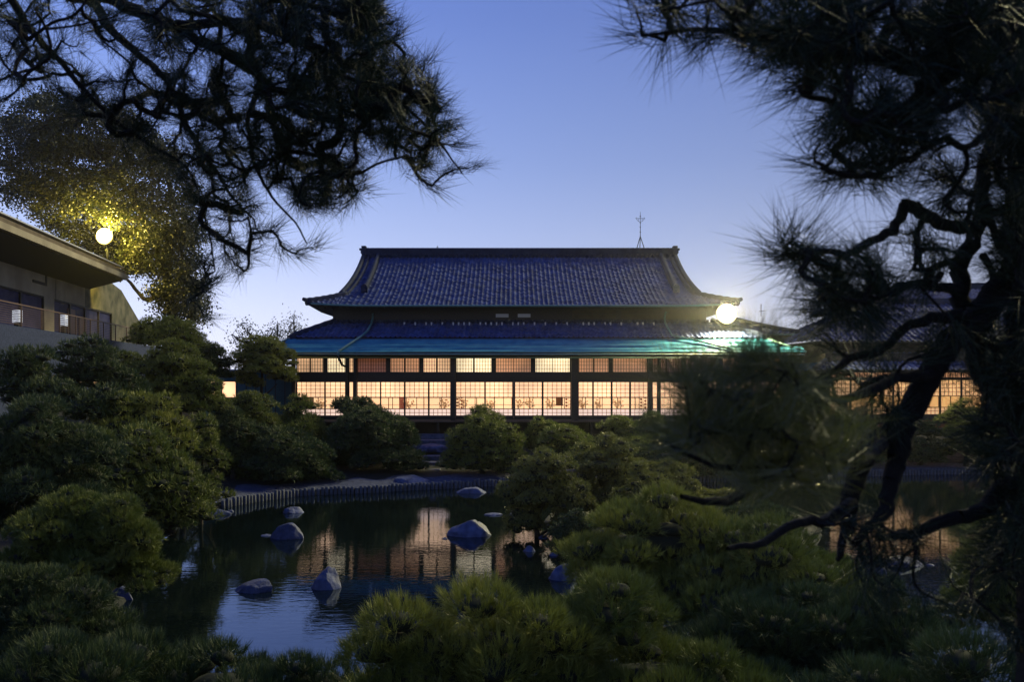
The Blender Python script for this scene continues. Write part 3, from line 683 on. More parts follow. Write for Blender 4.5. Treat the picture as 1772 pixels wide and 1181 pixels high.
for px, lb in ((556, 'dark flowering branch in a white vase inside the leftmost lit room'), (708, 'flowers in the room just right of the red curtain'), (769, 'flowers beside the second column seen through the middle glass'),
               (802, 'flowers at the left end of the brightest bay'), (850, 'dark bushy arrangement above the pointed garden pine'), (897, 'small flowers right of the thin pipe in the middle bay'), (917, 'low flowers with white vase in the third pane of the middle bay'),
               (952, 'upright flowers left of the brown hanging in the middle bay'), (1008, 'flowers just right of the thick double column'), (1033, 'second flowers right of the thick double column'), (1068, 'flowers seen under the plain transom of the right bay')):
    ornament(px, True, lb)
for px, lb in ((795, 'bead string at the left end of the brightest bay'), (984, 'dark bead string left of the thick double column'), (1113, 'bead string near the right end of the unobstructed windows')): ornament(px, False, lb)
m = MB(); X0 = hx(690.5, 45.2)
for k in range(9): m.box(X0+k*.03, X0+k*.03+.022, 45.2+.03*(k % 2), 45.25+.03*(k % 2), SILL-.2, HEAD+.3)
tag(m.build('curtain', M['red']), 'narrow red curtain hanging inside the lit hall near its third window', 'curtain')
m = MB(); m.box(hx(962, 45.4), hx(974, 45.4), 45.4, 45.46, SILL+.5, HEAD+.2); m.box(hx(961, 45.4), hx(975, 45.4), 45.39, 45.47, SILL+.46, SILL+.5)
tag(m.build('wall_hanging', M['brown_panel']), 'brown cloth hanging inside the middle bay of the lit hall', 'hanging')
for px, e in ((560, 50), (690, 60), (850, 90), (960, 80), (1060, 60), (1220, 50)):
    ld = bpy.data.lights.new('room_light', 'POINT'); ld.energy = e; ld.color = (1, .72, .42); ld.shadow_soft_size = .3
    lo = bpy.data.objects.new('room_light', ld); lo.location = (hx(px, 45.5), 45.3, HEAD+.1); COL.objects.link(lo)

# floodlight under the upper eave, right end
fl = empty('floodlight', (px_x(1257, 44.55), 44.55, px_z(543, 44.55)), 'dazzling round floodlight under the right corner of the upper roof', 'floodlight')
c = fl.location
m = MB(); m.tube([c+Vector((0, .30, .02)), c+Vector((0, .16, .01)), c+Vector((0, -.02, 0))], [.14, .42, .55], 28); m.build('housing', M['metal'], fl, True)
m = MB(); m.tube([c+Vector((0, -.025, 0)), c+Vector((0, -.12, 0)), c+Vector((0, -.19, -.0)), c+Vector((0, -.21, 0))], [.54, .46, .26, .04], 28); m.build('lens', lamp_mat('flood_glass', tuple(c+Vector((0, -.2, 0))), .56, (1, .95, .75), (1, .82, .30), 30, .9), fl, True)
m = MB(); m.bar(c+Vector((0, .3, .02)), (c.x-.1, 45.6, ZE+.1), .03); m.build('bracket', M['metal'], fl)
ld = bpy.data.lights.new('flood_beam', 'SPOT'); ld.energy = 16000; ld.color = (1, .86, .40); ld.shadow_soft_size = .2; ld.spot_size = radians(168); ld.spot_blend = .55
lo = bpy.data.objects.new('flood_beam', ld); lo.location = c+Vector((0, -.35, .0)); lo.rotation_euler = Vector((.05, -.9, -.62)).to_track_quat('-Z', 'Y').to_euler(); COL.objects.link(lo)

# lightning rod on the ridge
X = px_x(1108, RY); zb = zr+.42
rod = empty('lightning_rod', (X, RY, zb), 'thin lightning rod with crossed tip on a tripod at the right of the roof ridge', 'lightning rod')
m = MB()
for t in (0.3, 2.4, 4.5): m.bar((X+.30*cos(t), RY+.25*sin(t), zb-.05), (X, RY, zb+.78), .024)
m.build('tripod', M['metal'], rod)
m = MB(); m.bar((X, RY, zb+.7), (X, RY, zb+2.25), .022, .012); 
for k in (1.0, 1.3, 1.55, 1.95): m.bar((X, RY, zb+k), (X, RY, zb+k+.06), .035)
m.build('mast', M['metal'], rod)
m = MB(); m.bar((X-.28, RY, zb+1.85), (X+.28, RY, zb+1.85), .014)
for s_ in (-1, 1): m.tube([(X, RY, zb+1.62), (X+s_*.14, RY, zb+1.70), (X+s_*.26, RY, zb+1.86), (X+s_*.22, RY, zb+1.93)], .011, 5); m.bar((X+s_*.1, RY, zb+1.68), (X+s_*.12, RY, zb+1.86), .01)
m.build('cross', M['metal'], rod)
m = MB(); x2 = px_x(757, RY); m.bar((x2, RY, zr+.4), (x2, RY, zr+.62), .02); m.bar((x2-.05, RY, zr+.55), (x2+.05, RY, zr+.55), .012)
tag(m.build('roof_finial', M['metal']), 'tiny dark spike on the left half of the roof ridge', 'finial')

# ------------------------------------------------------------------ generic tiled roof body for the other halls
def simple_hall(name, x0, x1, y0, y1, ze, zr_, label, wallz=0, over=.8, mt=None, hip=.9, wallmat='wood_dim'):
    h = empty(name, ((x0+x1)/2, y0, 1.2), label, 'building'); D = (y1-y0)/2; ym = (y0+y1)/2
    pr = lambda d: ze+(zr_-ze)*(.78*(d/D)+.22*(d/D)**2)
    roof_patch('roof', x0, x1, y0, ym, lambda X, Y: pr(Y-y0), M['tile'], h, tw=.3, tl=.3, mask=lambda X, Y: ((X-x0) > (Y-y0)*hip-.02) & ((x1-X) > (Y-y0)*hip-.02))
    rf = roof_patch('back_roof_slope', x0, x1, y0, ym, lambda X, Y: pr(Y-y0), M['tile'], h, tw=.8, tl=.8, nu=3, world=lambda U, V, Z: (U, 2*ym-V, Z), mask=lambda X, Y: ((X-x0) > (Y-y0)*hip-.02) & ((x1-X) > (Y-y0)*hip-.02))
    for e, s in ((x0, 1), (x1, -1)):
        roof_patch('side_roof', y0, y1, 0, D*hip, lambda U, V: pr(V/hip), M['tile'], h, tw=.3, tl=.3, mask=lambda U, V: (V < (U-y0)*hip+.02) & (V < (y1-U)*hip+.02), world=lambda U, V, Z, e=e, s=s: (e+s*V, U, Z))
        r = MB(); ks = np.linspace(0, 1, 14); r.tube([(e+s*D*hip*k, y0+D*k, pr(D*k)+.1) for k in ks], .14, 7); r.tube([(e+s*D*hip*k, y1-D*k, pr(D*k)+.1) for k in ks], .14, 7); r.build('hip_ridge', M['tile_dark'], h, True)
    r = MB(); r.box(x0+D*hip-.1, x1-D*hip+.1, ym-.18, ym+.18, zr_-.1, zr_+.28); r.tube([(x0+D*hip-.2, ym, zr_+.3), (x1-D*hip+.2, ym, zr_+.3)], .12, 8); r.build('ridge', M['tile_dark'], h)
    m = MB(); m.box(x0+.05, x1-.05, y0+.03, y1-.03, ze-.14, ze-.02); m.build('soffit', M['soffit'], h)
    m = MB(); m.box(x0+over, x1-over, y0+over, y1-over, wallz, ze-.14); m.build('wall', M[wallmat], h)
    m = MB(); m.tube([(x0, y0-.05, ze-.05), (x1, y0-.05, ze-.05)], .05, 6); m.build('gutter', M['copper_pipe'], h)
    return h
# small hall peeping out right of the main hall
# right wing: lower storey with screens, tiled skirt, big hipped roof
WL = px_x(1428, 44); WR = 31.0
wing = empty('garden_wing', (22, 44, 1.2), 'tiled wing with golden lit screens on the right behind the dark pine', 'building')
zs, zh = px_z(717.5, 44), px_z(658.5, 44); t0, t1 = px_z(654.5, 44), px_z(643.5, 44)
m = MB(); m.box(WL, WR, 44, 44.14, t1, 5.6); m.box(WL, WR, 44, 44.14, zh, t0); m.box(WL, WR, 44, 44.14, zs-.3, zs); m.box(WL, WL+.15, 44.14, 56, 1, 5.6)
pan = []; x = 1436
while px_x(x+35, 44) < WR:
    pan.append((x, x+35)); x += 37 if (len(pan) % 4) else 44
prev = WL
for a, b in pan:
    A, B = px_x(a, 44), px_x(b, 44); m.box(prev, A, 44.002, 44.138, zs, zh); m.box(prev, A, 44.002, 44.138, t0, t1); prev = B
m.box(prev, WR, 44.002, 44.138, zs, zh); m.box(prev, WR, 44.002, 44.138, t0, t1)
m.build('wall', M['wood'], wing)
m0, m1 = px_z(705.5, 44), px_z(686, 44)
for i, (a, b) in enumerate(pan):
    x0, x1 = px_x(a, 44), px_x(b, 44); w = MB()
    w.box(x0, x1, 44.02, 44.05, m0-.02, m0+.02); w.box(x0, x1, 44.02, 44.05, m1-.02, m1+.02); w.box(x0, x0+.03, 44.021, 44.049, zs, zh); w.box((x0+x1)/2-.015, (x0+x1)/2+.015, 44.02, 44.05, m0+.02, m1-.02)
    f_ = w.build('screen_window', M['wood'], wing)
    l = MB(); n = 5
    for z0, z1, rows in ((m1+.02, zh, 4), (zs, m0-.02, 2)):
        for k in range(1, n): xx = x0+(x1-x0)*k/n; l.box(xx-.012, xx+.012, 44.054, 44.068, z0, z1)
        for k in range(1, rows): zz = z0+(z1-z0)*k/rows; l.box(x0, x1, 44.0535, 44.0685, zz-.012, zz+.012)
    l.build('lattice', M['interior_post'], f_)
    p = MB(); p.box(x0, x1, 44.072, 44.078, m1+.02, zh); p.build('paper_pane', PAPER['gold'], f_)
    p = MB(); p.box(x0, x1, 44.072, 44.078, zs, m0-.02); p.build('paper_pane', PAPER['gold'], f_)
    p = MB(); p.box(x0, x1, 44.03, 44.036, m0+.02, m1-.02); p.build('glass_pane', M['glass'], f_)
    w = MB(); w.box(x0, x1, 44.02, 44.05, t0, t0+.03); n = 12
    for k in range(1, n): xx = x0+(x1-x0)*k/n; w.box(xx-.014, xx+.014, 44.02, 44.05, t0+.03, t1)
    f_ = w.build('transom_window', M['wood'], wing)
    p = MB(); p.box(x0, x1, 44.072, 44.078, t0, t1); p.build('paper_pane', PAPER['dim'], f_)
m = MB(); m.box(WL+.15, WR, 46.5, 46.6, zs-.3, 5.2); m.build('room_screen', PAPER['gold'], wing)  # back wall glows, room lamplight put in as emission
m = MB(); m.box(WL-.4, WR, 43.2, 44, zs-.45, zs-.36); m.build('verandah', M['wood_dim'], wing)
LZ = px_z(641, 43); LX = WL-.9
roof_patch('skirt_roof', LX, WR+1, 43.0, 45.2, lambda X, Y: LZ+(Y-43)*.42, M['tile'], wing, tw=.3, tl=.3, mask=lambda X, Y: X-LX > (Y-43)*.9)
m = MB(); m.quad((LX, 43, LZ), (LX+1.98, 45.2, LZ+.92), (LX+1.98, 56, LZ+.92), (LX, 56, LZ)); m.build('side_roof', M['copper'], wing)
m = MB(); m.box(LX, WR+1, 43.04, 43.1, LZ-.12, LZ-.02); m.quad((LX, 43.1, LZ-.1), (WR, 43.1, LZ-.1), (WR, 44, LZ+.05), (LX, 44, LZ+.05)); m.build('soffit', M['soffit'], wing)
m = MB(); m.tube([(LX+.9*t, 43+t, LZ+.42*t+.1) for t in np.linspace(0, 2.2, 8)], .12, 7); m.build('hip_ridge', M['tile_dark'], wing)
ZB = px_z(592, 44.6); BX = px_x(1385, 44.6)
m = MB(); m.box(BX+1.3, WR, 45.2, 45.4, 5.4, ZB+.1); m.box(BX+1.3, BX+1.5, 45.4, 56, 4.5, ZB+.1); m.build('upper_wall', M['wood_dim'], wing)
bz = lambda X, Y: ZB+(Y-44.4)*.47
roof_patch('upper_roof', BX, WR+2, 44.4, 49.5, bz, M['tile'], wing, tw=.3, tl=.3, mask=lambda X, Y: X-BX > (Y-44.4)*1.05)
roof_patch('side_roof', 44.4, 54.6, 0, 5.3, lambda U, V: ZB+V/1.05*.47, M['tile'], wing, tw=.3, tl=.3, mask=lambda U, V: (V < (U-44.4)*1.05) & (V < (54.6-U)*1.05), world=lambda U, V, Z: (BX+V, U, Z))
m = MB(); m.tube([(BX+1.05*t, 44.4+t, ZB+.47*t+.1) for t in np.linspace(0, 5.1, 16)], .13, 7); m.box(BX+5.3, WR+2, 49.35, 49.65, ZB+2.3, ZB+2.68); m.build('ridge', M['tile_dark'], wing)
m = MB(); m.quad((BX, 44.4, ZB-.06), (WR+2, 44.4, ZB-.06), (WR+2, 45.2, ZB+.05), (BX+.8, 45.2, ZB+.05)); m.build('soffit', M['soffit'], wing)
# taller block behind
tb = simple_hall('tiled_block', px_x(1505, 55), 44, 55, 66, px_z(523, 55), px_z(500, 60.5), 'taller brown walled block with a low tiled roof and pale fascia beyond the right wing', over=1.0, wallmat='brown_panel')
m = MB(); m.box(px_x(1505, 55), 44, 54.9, 54.96, px_z(526, 55), px_z(521.5, 55)); m.build('fascia', M['pale'], tb)
m = MB(); q = at(1546, 516, 58); m.box(q.x-.5, q.x+.6, 57.8, 58.6, q.z-.3, q.z+.15); m.build('skylight', M['pale'], tb)
# small gable roof just right of the main hall
sx0 = px_x(1210, 50)
sh = simple_hall('side_hall', px_x(1200, 49.5), px_x(1384, 49.5), 49.5, 57.5, px_z(578, 49.5), px_z(552, 53.5), 'small tiled roofed hall peeping out beyond the floodlight', hip=.8)
m = MB(); q = at(1317, 548, 52); m.bar(q, q+Vector((0, 0, .75)), .02); m.bar(q+Vector((-.12, 0, .3)), q+Vector((.22, 0, .34)), .015)
tag(m.build('roof_finial', M['metal']), 'thin crossed spike on the small roof right of the floodlight', 'finial')

# annex left of the hall: flat roofed teal box with a lit window
ax = empty('teal_annex', (px_x(430, 45), 45, 1.2), 'low teal flat roofed annex with a lit window left of the hall', 'annex')
a0, a1 = px_x(371, 45), px_x(510, 45); zt = px_z(642, 45)
wz0, wz1 = px_z(688, 45), px_z(659.5, 45); w0, w1 = px_x(383, 45), px_x(409.5, 45); v0, v1 = px_x(362, 45), px_x(373.5, 45)
m = MB(); m.box(px_x(350, 45), v0, 45, 45.15, .8, zt); m.box(v1, w0, 45, 45.15, .8, zt); m.box(w1, a1, 45, 45.15, .8, zt); m.box(v0, v1, 45, 45.15, wz1, zt); m.box(v0, v1, 45, 45.15, .8, wz0); m.box(w0, w1, 45, 45.15, wz1, zt); m.box(w0, w1, 45, 45.15, .8, wz0)
m.box(a0, a0+.1, 45.15, 52, .8, zt); m.build('wall', M['teal_wall'], ax)
m = MB(); m.box(px_x(345, 45), a1, 44.8, 52, zt, zt+.07); m.build('roof', M['pale'], ax)
m = MB()
for k in range(1, 6): xx = w1+(a1-w1)*k/6; m.box(xx-.02, xx+.02, 44.98, 45, 1.0, zt)
m.build('seam', M['metal'], ax)
for q0, q1 in ((w0, w1), (v0, v1)):
    m = MB(); m.box(q0, q1, 44.97, 45.03, wz1-.05, wz1); m.box(q0, q0+.05, 44.97, 45.03, wz0, wz1-.05); m.box(q1-.05, q1, 44.97, 45.03, wz0, wz1-.05); f_ = m.build('window', M['wood'], ax)
    m = MB(); m.box(q0, q1, 45.06, 45.08, wz0, wz1); m.build('pane', PAPER['main'], f_)

# ------------------------------------------------------------------ left building on its retaining wall
ang = math.atan(.163)
LB = empty('concrete_house', (-21.3, 36, 6.6), 'modern concrete house with deep sloping eave above a blue grey retaining wall, left edge', 'house')
def lp(s, off, z):                  # s metres along the facade, off metres back from the deck edge
    d = Vector((-sin(ang), cos(ang), 0)); n_ = Vector((-cos(ang), -sin(ang), 0)); p = Vector((-21.3, 36, 0))+d*s+n_*off; p.z = z; return p
def lbox(m, s0, s1, o0, o1, z0, z1, z0b=None, z1b=None):
    z0b = z0 if z0b is None else z0b; z1b = z1 if z1b is None else z1b
    m.hexa([lp(s0, o0, z0), lp(s0, o1, z0), lp(s1, o1, z0b), lp(s1, o0, z0b), lp(s0, o0, z1), lp(s0, o1, z1), lp(s1, o1, z1b), lp(s1, o0, z1b)]); return m
def s_at(x, off=0.0):               # distance along the facade seen at photograph column x
    tx = (x-886)/F; d = Vector((-sin(ang), cos(ang))); n_ = Vector((-cos(ang), -sin(ang))); p = Vector((-21.3, 36))+n_*off
    return (tx*p.y-p.x)/(d.x-tx*d.y)
def zat(x, y, off=0.0):
    s = s_at(x, off); return px_z(y, lp(s, off, 0).y)
m = MB(); lbox(m, -14, 30, 0, .3, -0.2, 6.6); lbox(m, -14, 30, .3, 9, 6.3, 6.6); m.build('retaining_wall', M['retain'], LB)
# lit windows low in the retaining wall
for x0, x1, y0, y1 in ((25, 72, 665, 690), (135, 190, 652, 668), (282, 300, 668, 682)):
    s0, s1 = s_at(x0), s_at(x1); z1, z0 = zat((x0+x1)/2, y0), zat((x0+x1)/2, y1)
    m = MB(); lbox(m, s0, s1, -.06, -.003, z0, z1); f_ = m.build('low_window', M['wood'], LB)
    m = MB(); lbox(m, s0+.08, s1-.08, -.09, -.062, z0+.08, z1-.08); m.build('pane', PAPER['gold'], f_)
OFF = 1.6
sA = s_at(147, OFF); sB = s_at(246, OFF); s1a, s1b = s_at(-60, OFF), s_at(77, OFF); s2a, s2b = s_at(94, OFF), s_at(194, OFF)
wt = zat(40, 504.5, OFF); wt2 = zat(140, 529, OFF)
TOP = 9.72
m = MB(); lbox(m, -14, sA, OFF, OFF+.25, wt2+.0, TOP); lbox(m, s1b, s2a, OFF+.002, OFF+.25, 6.6, wt2)
lbox(m, -14, s_at(-70, OFF), OFF+.002, OFF+.25, 6.6, wt2); w_ = m.build('wall', M['concrete'], LB)
m = MB(); lbox(m, s_at(96, OFF), s_at(96.7, OFF), OFF-.012, OFF-.002, 8.6, 9.9); m.build('joint', M['stained'], w_)
# stained gable end with sloped top
sC = s_at(210, OFF)
m = MB(); zc = zat(205, 501, OFF); ze_ = zat(246, 560, OFF)
lbox(m, sA, s2b, OFF, OFF+.25, wt2, TOP-.02, wt2, zc+.25); lbox(m, s2b, sC, OFF, OFF+.25, 6.6, zc+.25, 6.6, zc); lbox(m, sC, sB, OFF, OFF+.25, 6.6, zc, 6.6, ze_-.2); m.build('gable_wall', M['stained'], LB)
for (a, b, nm) in ((s1a, s1b, 3), (s2a, s2b, 4)):
    m = MB(); lbox(m, a, b, OFF+.12, OFF+.20, 6.6, wt2); f_ = m.build('window', M['dark_glass'], LB)
    g = MB()
    for k in range(nm+1): s = a+(b-a)*k/nm; lbox(g, s-.06, s+.06, OFF+.03, OFF+.12, 6.6, wt2)
    lbox(g, a, b, OFF+.031, OFF+.119, wt2-.08, wt2-.001); g.build('frame', M['wood'], f_)
m = MB(); lbox(m, s_at(120, OFF), s_at(133, OFF), OFF+.08, OFF+.118, 6.65, 8.3); m.build('door_panel', M['brown_panel'], LB)
m = MB(); lbox(m, s_at(140, OFF), s_at(152, OFF), OFF+.08, OFF+.118, 6.65, 8.0); m.build('door_panel', M['brown_panel'], LB)
a, b = s_at(56, OFF), s_at(80, OFF); z0, z1 = zat(68, 492, OFF), zat(68, 468, OFF)
m = MB(); lbox(m, b-.16, b, OFF-.05, OFF-.003, z0, z1); lbox(m, a, b-.16, OFF-.05, OFF-.003, z0, z0+.14); m.build('wall_recess', M['wood'], LB)
# eave: thick sloping slab
ro = MB(); zE = 10.36
s_end = s_at(218, -1.0)
for (o0, o1, za, zb) in ((-1.0, 9, 0, 0),):
    p = lambda s, o, z: lp(s, o, z)
    ro.hexa([p(-14, -1.0, zE-.26), p(-14, 9, zE+2.1), p(s_end, 9, zE+2.1), p(s_end, -1.0, zE-.26), p(-14, -1.0, zE+.28), p(-14, 9, zE+2.9), p(s_end, 9, zE+2.9), p(s_end, -1.0, zE+.28)])
rf = ro.build('roof', M['plaster_dark'], LB)
m = MB(); m.hexa([lp(-14, -.9, zE-.30), lp(-14, OFF+.25, 9.70), lp(sA+1.0, OFF+.25, 9.70), lp(s_end-.2, -.9, zE-.30), lp(-14, -.9, zE-.262), lp(-14, OFF+.25, 11.2), lp(sA+1.0, OFF+.25, 11.2), lp(s_end-.2, -.9, zE-.262)]); m.build('soffit', M['soffit'], LB)
m = MB(); lbox(m, -14, s_end+.03, -1.10, -1.003, zE-.22, zE+.06); m.build('fascia', M['concrete'], rf)
m = MB(); lbox(m, -14, s_end-.5, -1.03, -.7, zE+.40, zE+.46); lbox(m, -14, s_end-1, -.3, .1, zE+.56, zE+.62); m.build('roof_edge', M['pale'], rf)
# railing
rl = empty('deck_railing', tuple(lp(0, .05, 6.6)), 'brown deck railing with thin horizontal wires above the retaining wall', 'railing')
m = MB(); lbox(m, -10, 27, .03, .11, 7.55, 7.61); m.build('handrail', M['rail'], rl)
for k in range(15):
    m = MB(); s = -9.5+2.4*k; lbox(m, s-.03, s+.03, .045, .095, 6.6, 7.55); m.build('baluster', M['rail'], rl)
m = MB()
for k in range(9): m.bar(lp(-10, .07, 6.7+.095*k), lp(27, .07, 6.7+.095*k), .014, n=4)
m.build('wire', M['rail'], rl)
for x, y in ((30, 548), (110, 555)):
    s = s_at(x, .5); p = lp(s, .5, px_z(y, lp(s, .5, 0).y))
    o = empty('deck_lantern', tuple(p), 'small white lantern on the deck ' + ('before the left glass doors' if x == 30 else 'before the brown door panels'), 'lantern', 'small white lanterns on the deck')
    m = MB(); m.box(p.x-.15, p.x+.15, p.y-.15, p.y+.15, p.z-.28, p.z+.28); q = m.build('shade', mat('lantern_paper', (.8, .8, .8), .8, emis=(.8, .85, 1), estr=.55), o)
    m = MB(); m.box(p.x-.1, p.x+.1, p.y-.1, p.y+.1, 6.6, p.z-.28); 
    for k in range(5): m.box(p.x-.17, p.x+.17, p.y-.17, p.y+.17, p.z-.24+.11*k, p.z-.225+.11*k)
    m.build('frame', M['wood'], o)

# lamp on a mast beyond the roof of the concrete house
c = at(181, 409, 52)
lm = empty('yellow_lamp', (c.x, c.y, 11.2), 'bright yellow round lamp on a short mast among leaves above the concrete house roof', 'lamp')
m = MB(); m.tube([(c.x, c.y+.35, 11.2), (c.x, c.y+.35, c.z)], [.08, .06], 8); m.bar((c.x, c.y+.4, c.z), (c.x, c.y+.15, c.z), .05); m.build('mast', M['metal'], lm, True)
m = MB(); m.tube([c+Vector((0, .2, 0)), c+Vector((0, .08, 0)), c+Vector((0, -.02, 0))], [.15, .42, .52], 28); m.build('housing', M['metal'], lm, True)
m = MB(); m.tube([c+Vector((0, -.025, 0)), c+Vector((0, -.12, 0)), c+Vector((0, -.2, 0)), c+Vector((0, -.22, 0))], [.51, .44, .25, .03], 28); m.build('lens', lamp_mat('lamp_glass', tuple(c+Vector((0, -.2, 0))), .53, (1, .92, .62), (1, .72, .12), 30, .9), lm, True)
ld = bpy.data.lights.new('lamp_beam', 'POINT'); ld.energy = 3200; ld.color = (1, .76, .14); ld.shadow_soft_size = .25
lo = bpy.data.objects.new('lamp_beam', ld); lo.location = c+Vector((.5, -.9, .3)); COL.objects.link(lo)

# ------------------------------------------------------------------ foliage
def unit(a): return a/np.maximum(np.linalg.norm(a, axis=-1, keepdims=True), 1e-9)
def blades(P, D, K, L, w, spread, rng, curve=0):
    """K thin needles fanning from each point P around direction D."""
    n = len(P); d = unit(D[:, None, :]+rng.normal(0, spread, (n, K, 3))); l = L*rng.uniform(.65, 1.15, (n, K, 1))
    s = unit(np.cross(d, rng.normal(0, 1, (n, K, 3))))*w/2
    b = P[:, None, :]+rng.normal(0, L*.10, (n, K, 3))
    v = np.stack([b-s, b+s, b+d*l], 2).reshape(-1, 3)
    return v, np.arange(len(v)).reshape(-1, 3)
def ico(sub=2):
    bm = bmesh.new(); bmesh.ops.create_icosphere(bm, subdivisions=sub, radius=1)
    v = np.array([q.co[:] for q in bm.verts]); t = np.array([[k.index for k in f.verts] for f in bm.faces]); bm.free(); return v, t
ICO = ico(2)
def fib(n, rng):
    i = np.arange(n)+.5; ph = np.arccos(1-2*i/n); th = pi*(1+5**.5)*i+rng.uniform(0, 6)
    return np.stack([np.cos(th)*np.sin(ph), np.sin(th)*np.sin(ph), np.cos(ph)], 1)

def crown_mesh(name, pads, sp, K, L, w, spread, rng, upbias=.55, under=-.38):
    """pads: (n,6) centre xyz + radii; tufts on the exposed pad surfaces, dark rounded core inside."""
    VV, TT, off = [], [], 0; P = []; D = []
    shell = pads[:, 3] > 0; pads = pads.copy(); pads[:, 3] = np.abs(pads[:, 3])
    for c in pads[shell]:
        area = 2*pi*c[3]*c[4]*1.25; n = max(8, int(area/sp**2)); q = fib(int(n*1.5), rng)
        q = q[q[:, 2] > under]; q = q+rng.normal(0, .10, q.shape)
        p = c[:3]+q*c[3:6]*(1+.16*rng.normal(0, 1, (len(q), 1)).clip(-1.5, 1.5)); nr = unit(q/c[3:6])
        P.append(p); D.append(nr)
    P = np.concatenate(P); D = np.concatenate(D)
    keep = np.ones(len(P), bool)
    for c in pads:
        keep &= (((P-c[:3])/(c[3:6]*.86))**2).sum(1) > .98
    P, D = P[keep], D[keep]
    v, t = blades(P, unit(D)+np.array([0, 0, upbias]), K, L, w, spread, rng); VV.append(v); TT.append(t); off += len(v); nb = len(t)
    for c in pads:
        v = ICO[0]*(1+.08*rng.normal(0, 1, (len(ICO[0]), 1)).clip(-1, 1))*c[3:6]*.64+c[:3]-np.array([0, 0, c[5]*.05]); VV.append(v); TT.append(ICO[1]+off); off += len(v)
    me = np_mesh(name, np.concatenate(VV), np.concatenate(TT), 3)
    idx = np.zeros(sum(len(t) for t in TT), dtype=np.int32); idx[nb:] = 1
    return me, idx
def dome_pads(cx, cy, zb, zt, rx, ry, pr, rng, flat=.55, shape=.5, fill=.66, jit=.4):
    H = zt-zb-pr*flat; out = []
    nl = max(2, int(round(H/(pr*flat*1.75)))+1)
    for k in range(nl):
        t = k/max(1, nl-1); z = zb+pr*flat*.5+H*t; R = max(0.0, (1-t**2))**shape
        a, b = max(0, rx*R-pr*.6), max(0, ry*R-pr*.6)
        n = max(1, int(2*pi*((a+b)/2)/(pr*1.55)*fill)) if a > pr*.3 else 1
        ph = rng.uniform(0, 6.28)
        for j in range(n):
            th = ph+2*pi*j/n+rng.normal(0, .12); s = pr*rng.uniform(.75, 1.3)
            rr = 1+rng.normal(0, jit*.35)
            out.append([cx+a*cos(th)*rr, cy+b*sin(th)*rr, z+rng.normal(0, pr*.12), s, s*rng.uniform(.85, 1.1), s*flat*rng.uniform(.85, 1.2)])
        if t > .55 and n > 3: out.append([cx, cy, z-pr*flat*.5, -max(a, pr), max(b, pr), pr*flat])
    out.append([cx, cy, zb+H*.42, -rx*.66, ry*.66, H*.44])
    return np.array(out)
def trunk_of(name, o, cx, cy, g, zt, r, rng, mt='bark', lean=.3, limbs=5, spreadr=1.0):
    m = MB(); bx, by = cx+rng.normal(0, lean), cy+rng.normal(0, lean*.4)
    ptsx = [(bx+(cx-bx)*t+rng.normal(0, r*.5), by+(cy-by)*t+rng.normal(0, r*.4), g-.1+(zt-g)*t) for t in np.linspace(0, 1, 7)]
    m.tube(ptsx, [r*1.35]+[r*(1-.7*t) for t in np.linspace(.1, 1, 6)], 9)
    for k in range(limbs):
        p = Vector(ptsx[2+k % 4]); th = rng.uniform(0, 6.28); q = p+Vector((cos(th)*spreadr*.6, sin(th)*spreadr*.6, .25*(zt-g)*rng.uniform(.2, .7)))
        m.tube([p, p.lerp(q, .5)+Vector((0, 0, -.05)), q], [r*.5, r*.35, r*.15], 6)
    return m.build(name, M[mt], o, True)
tree_seed = [100]
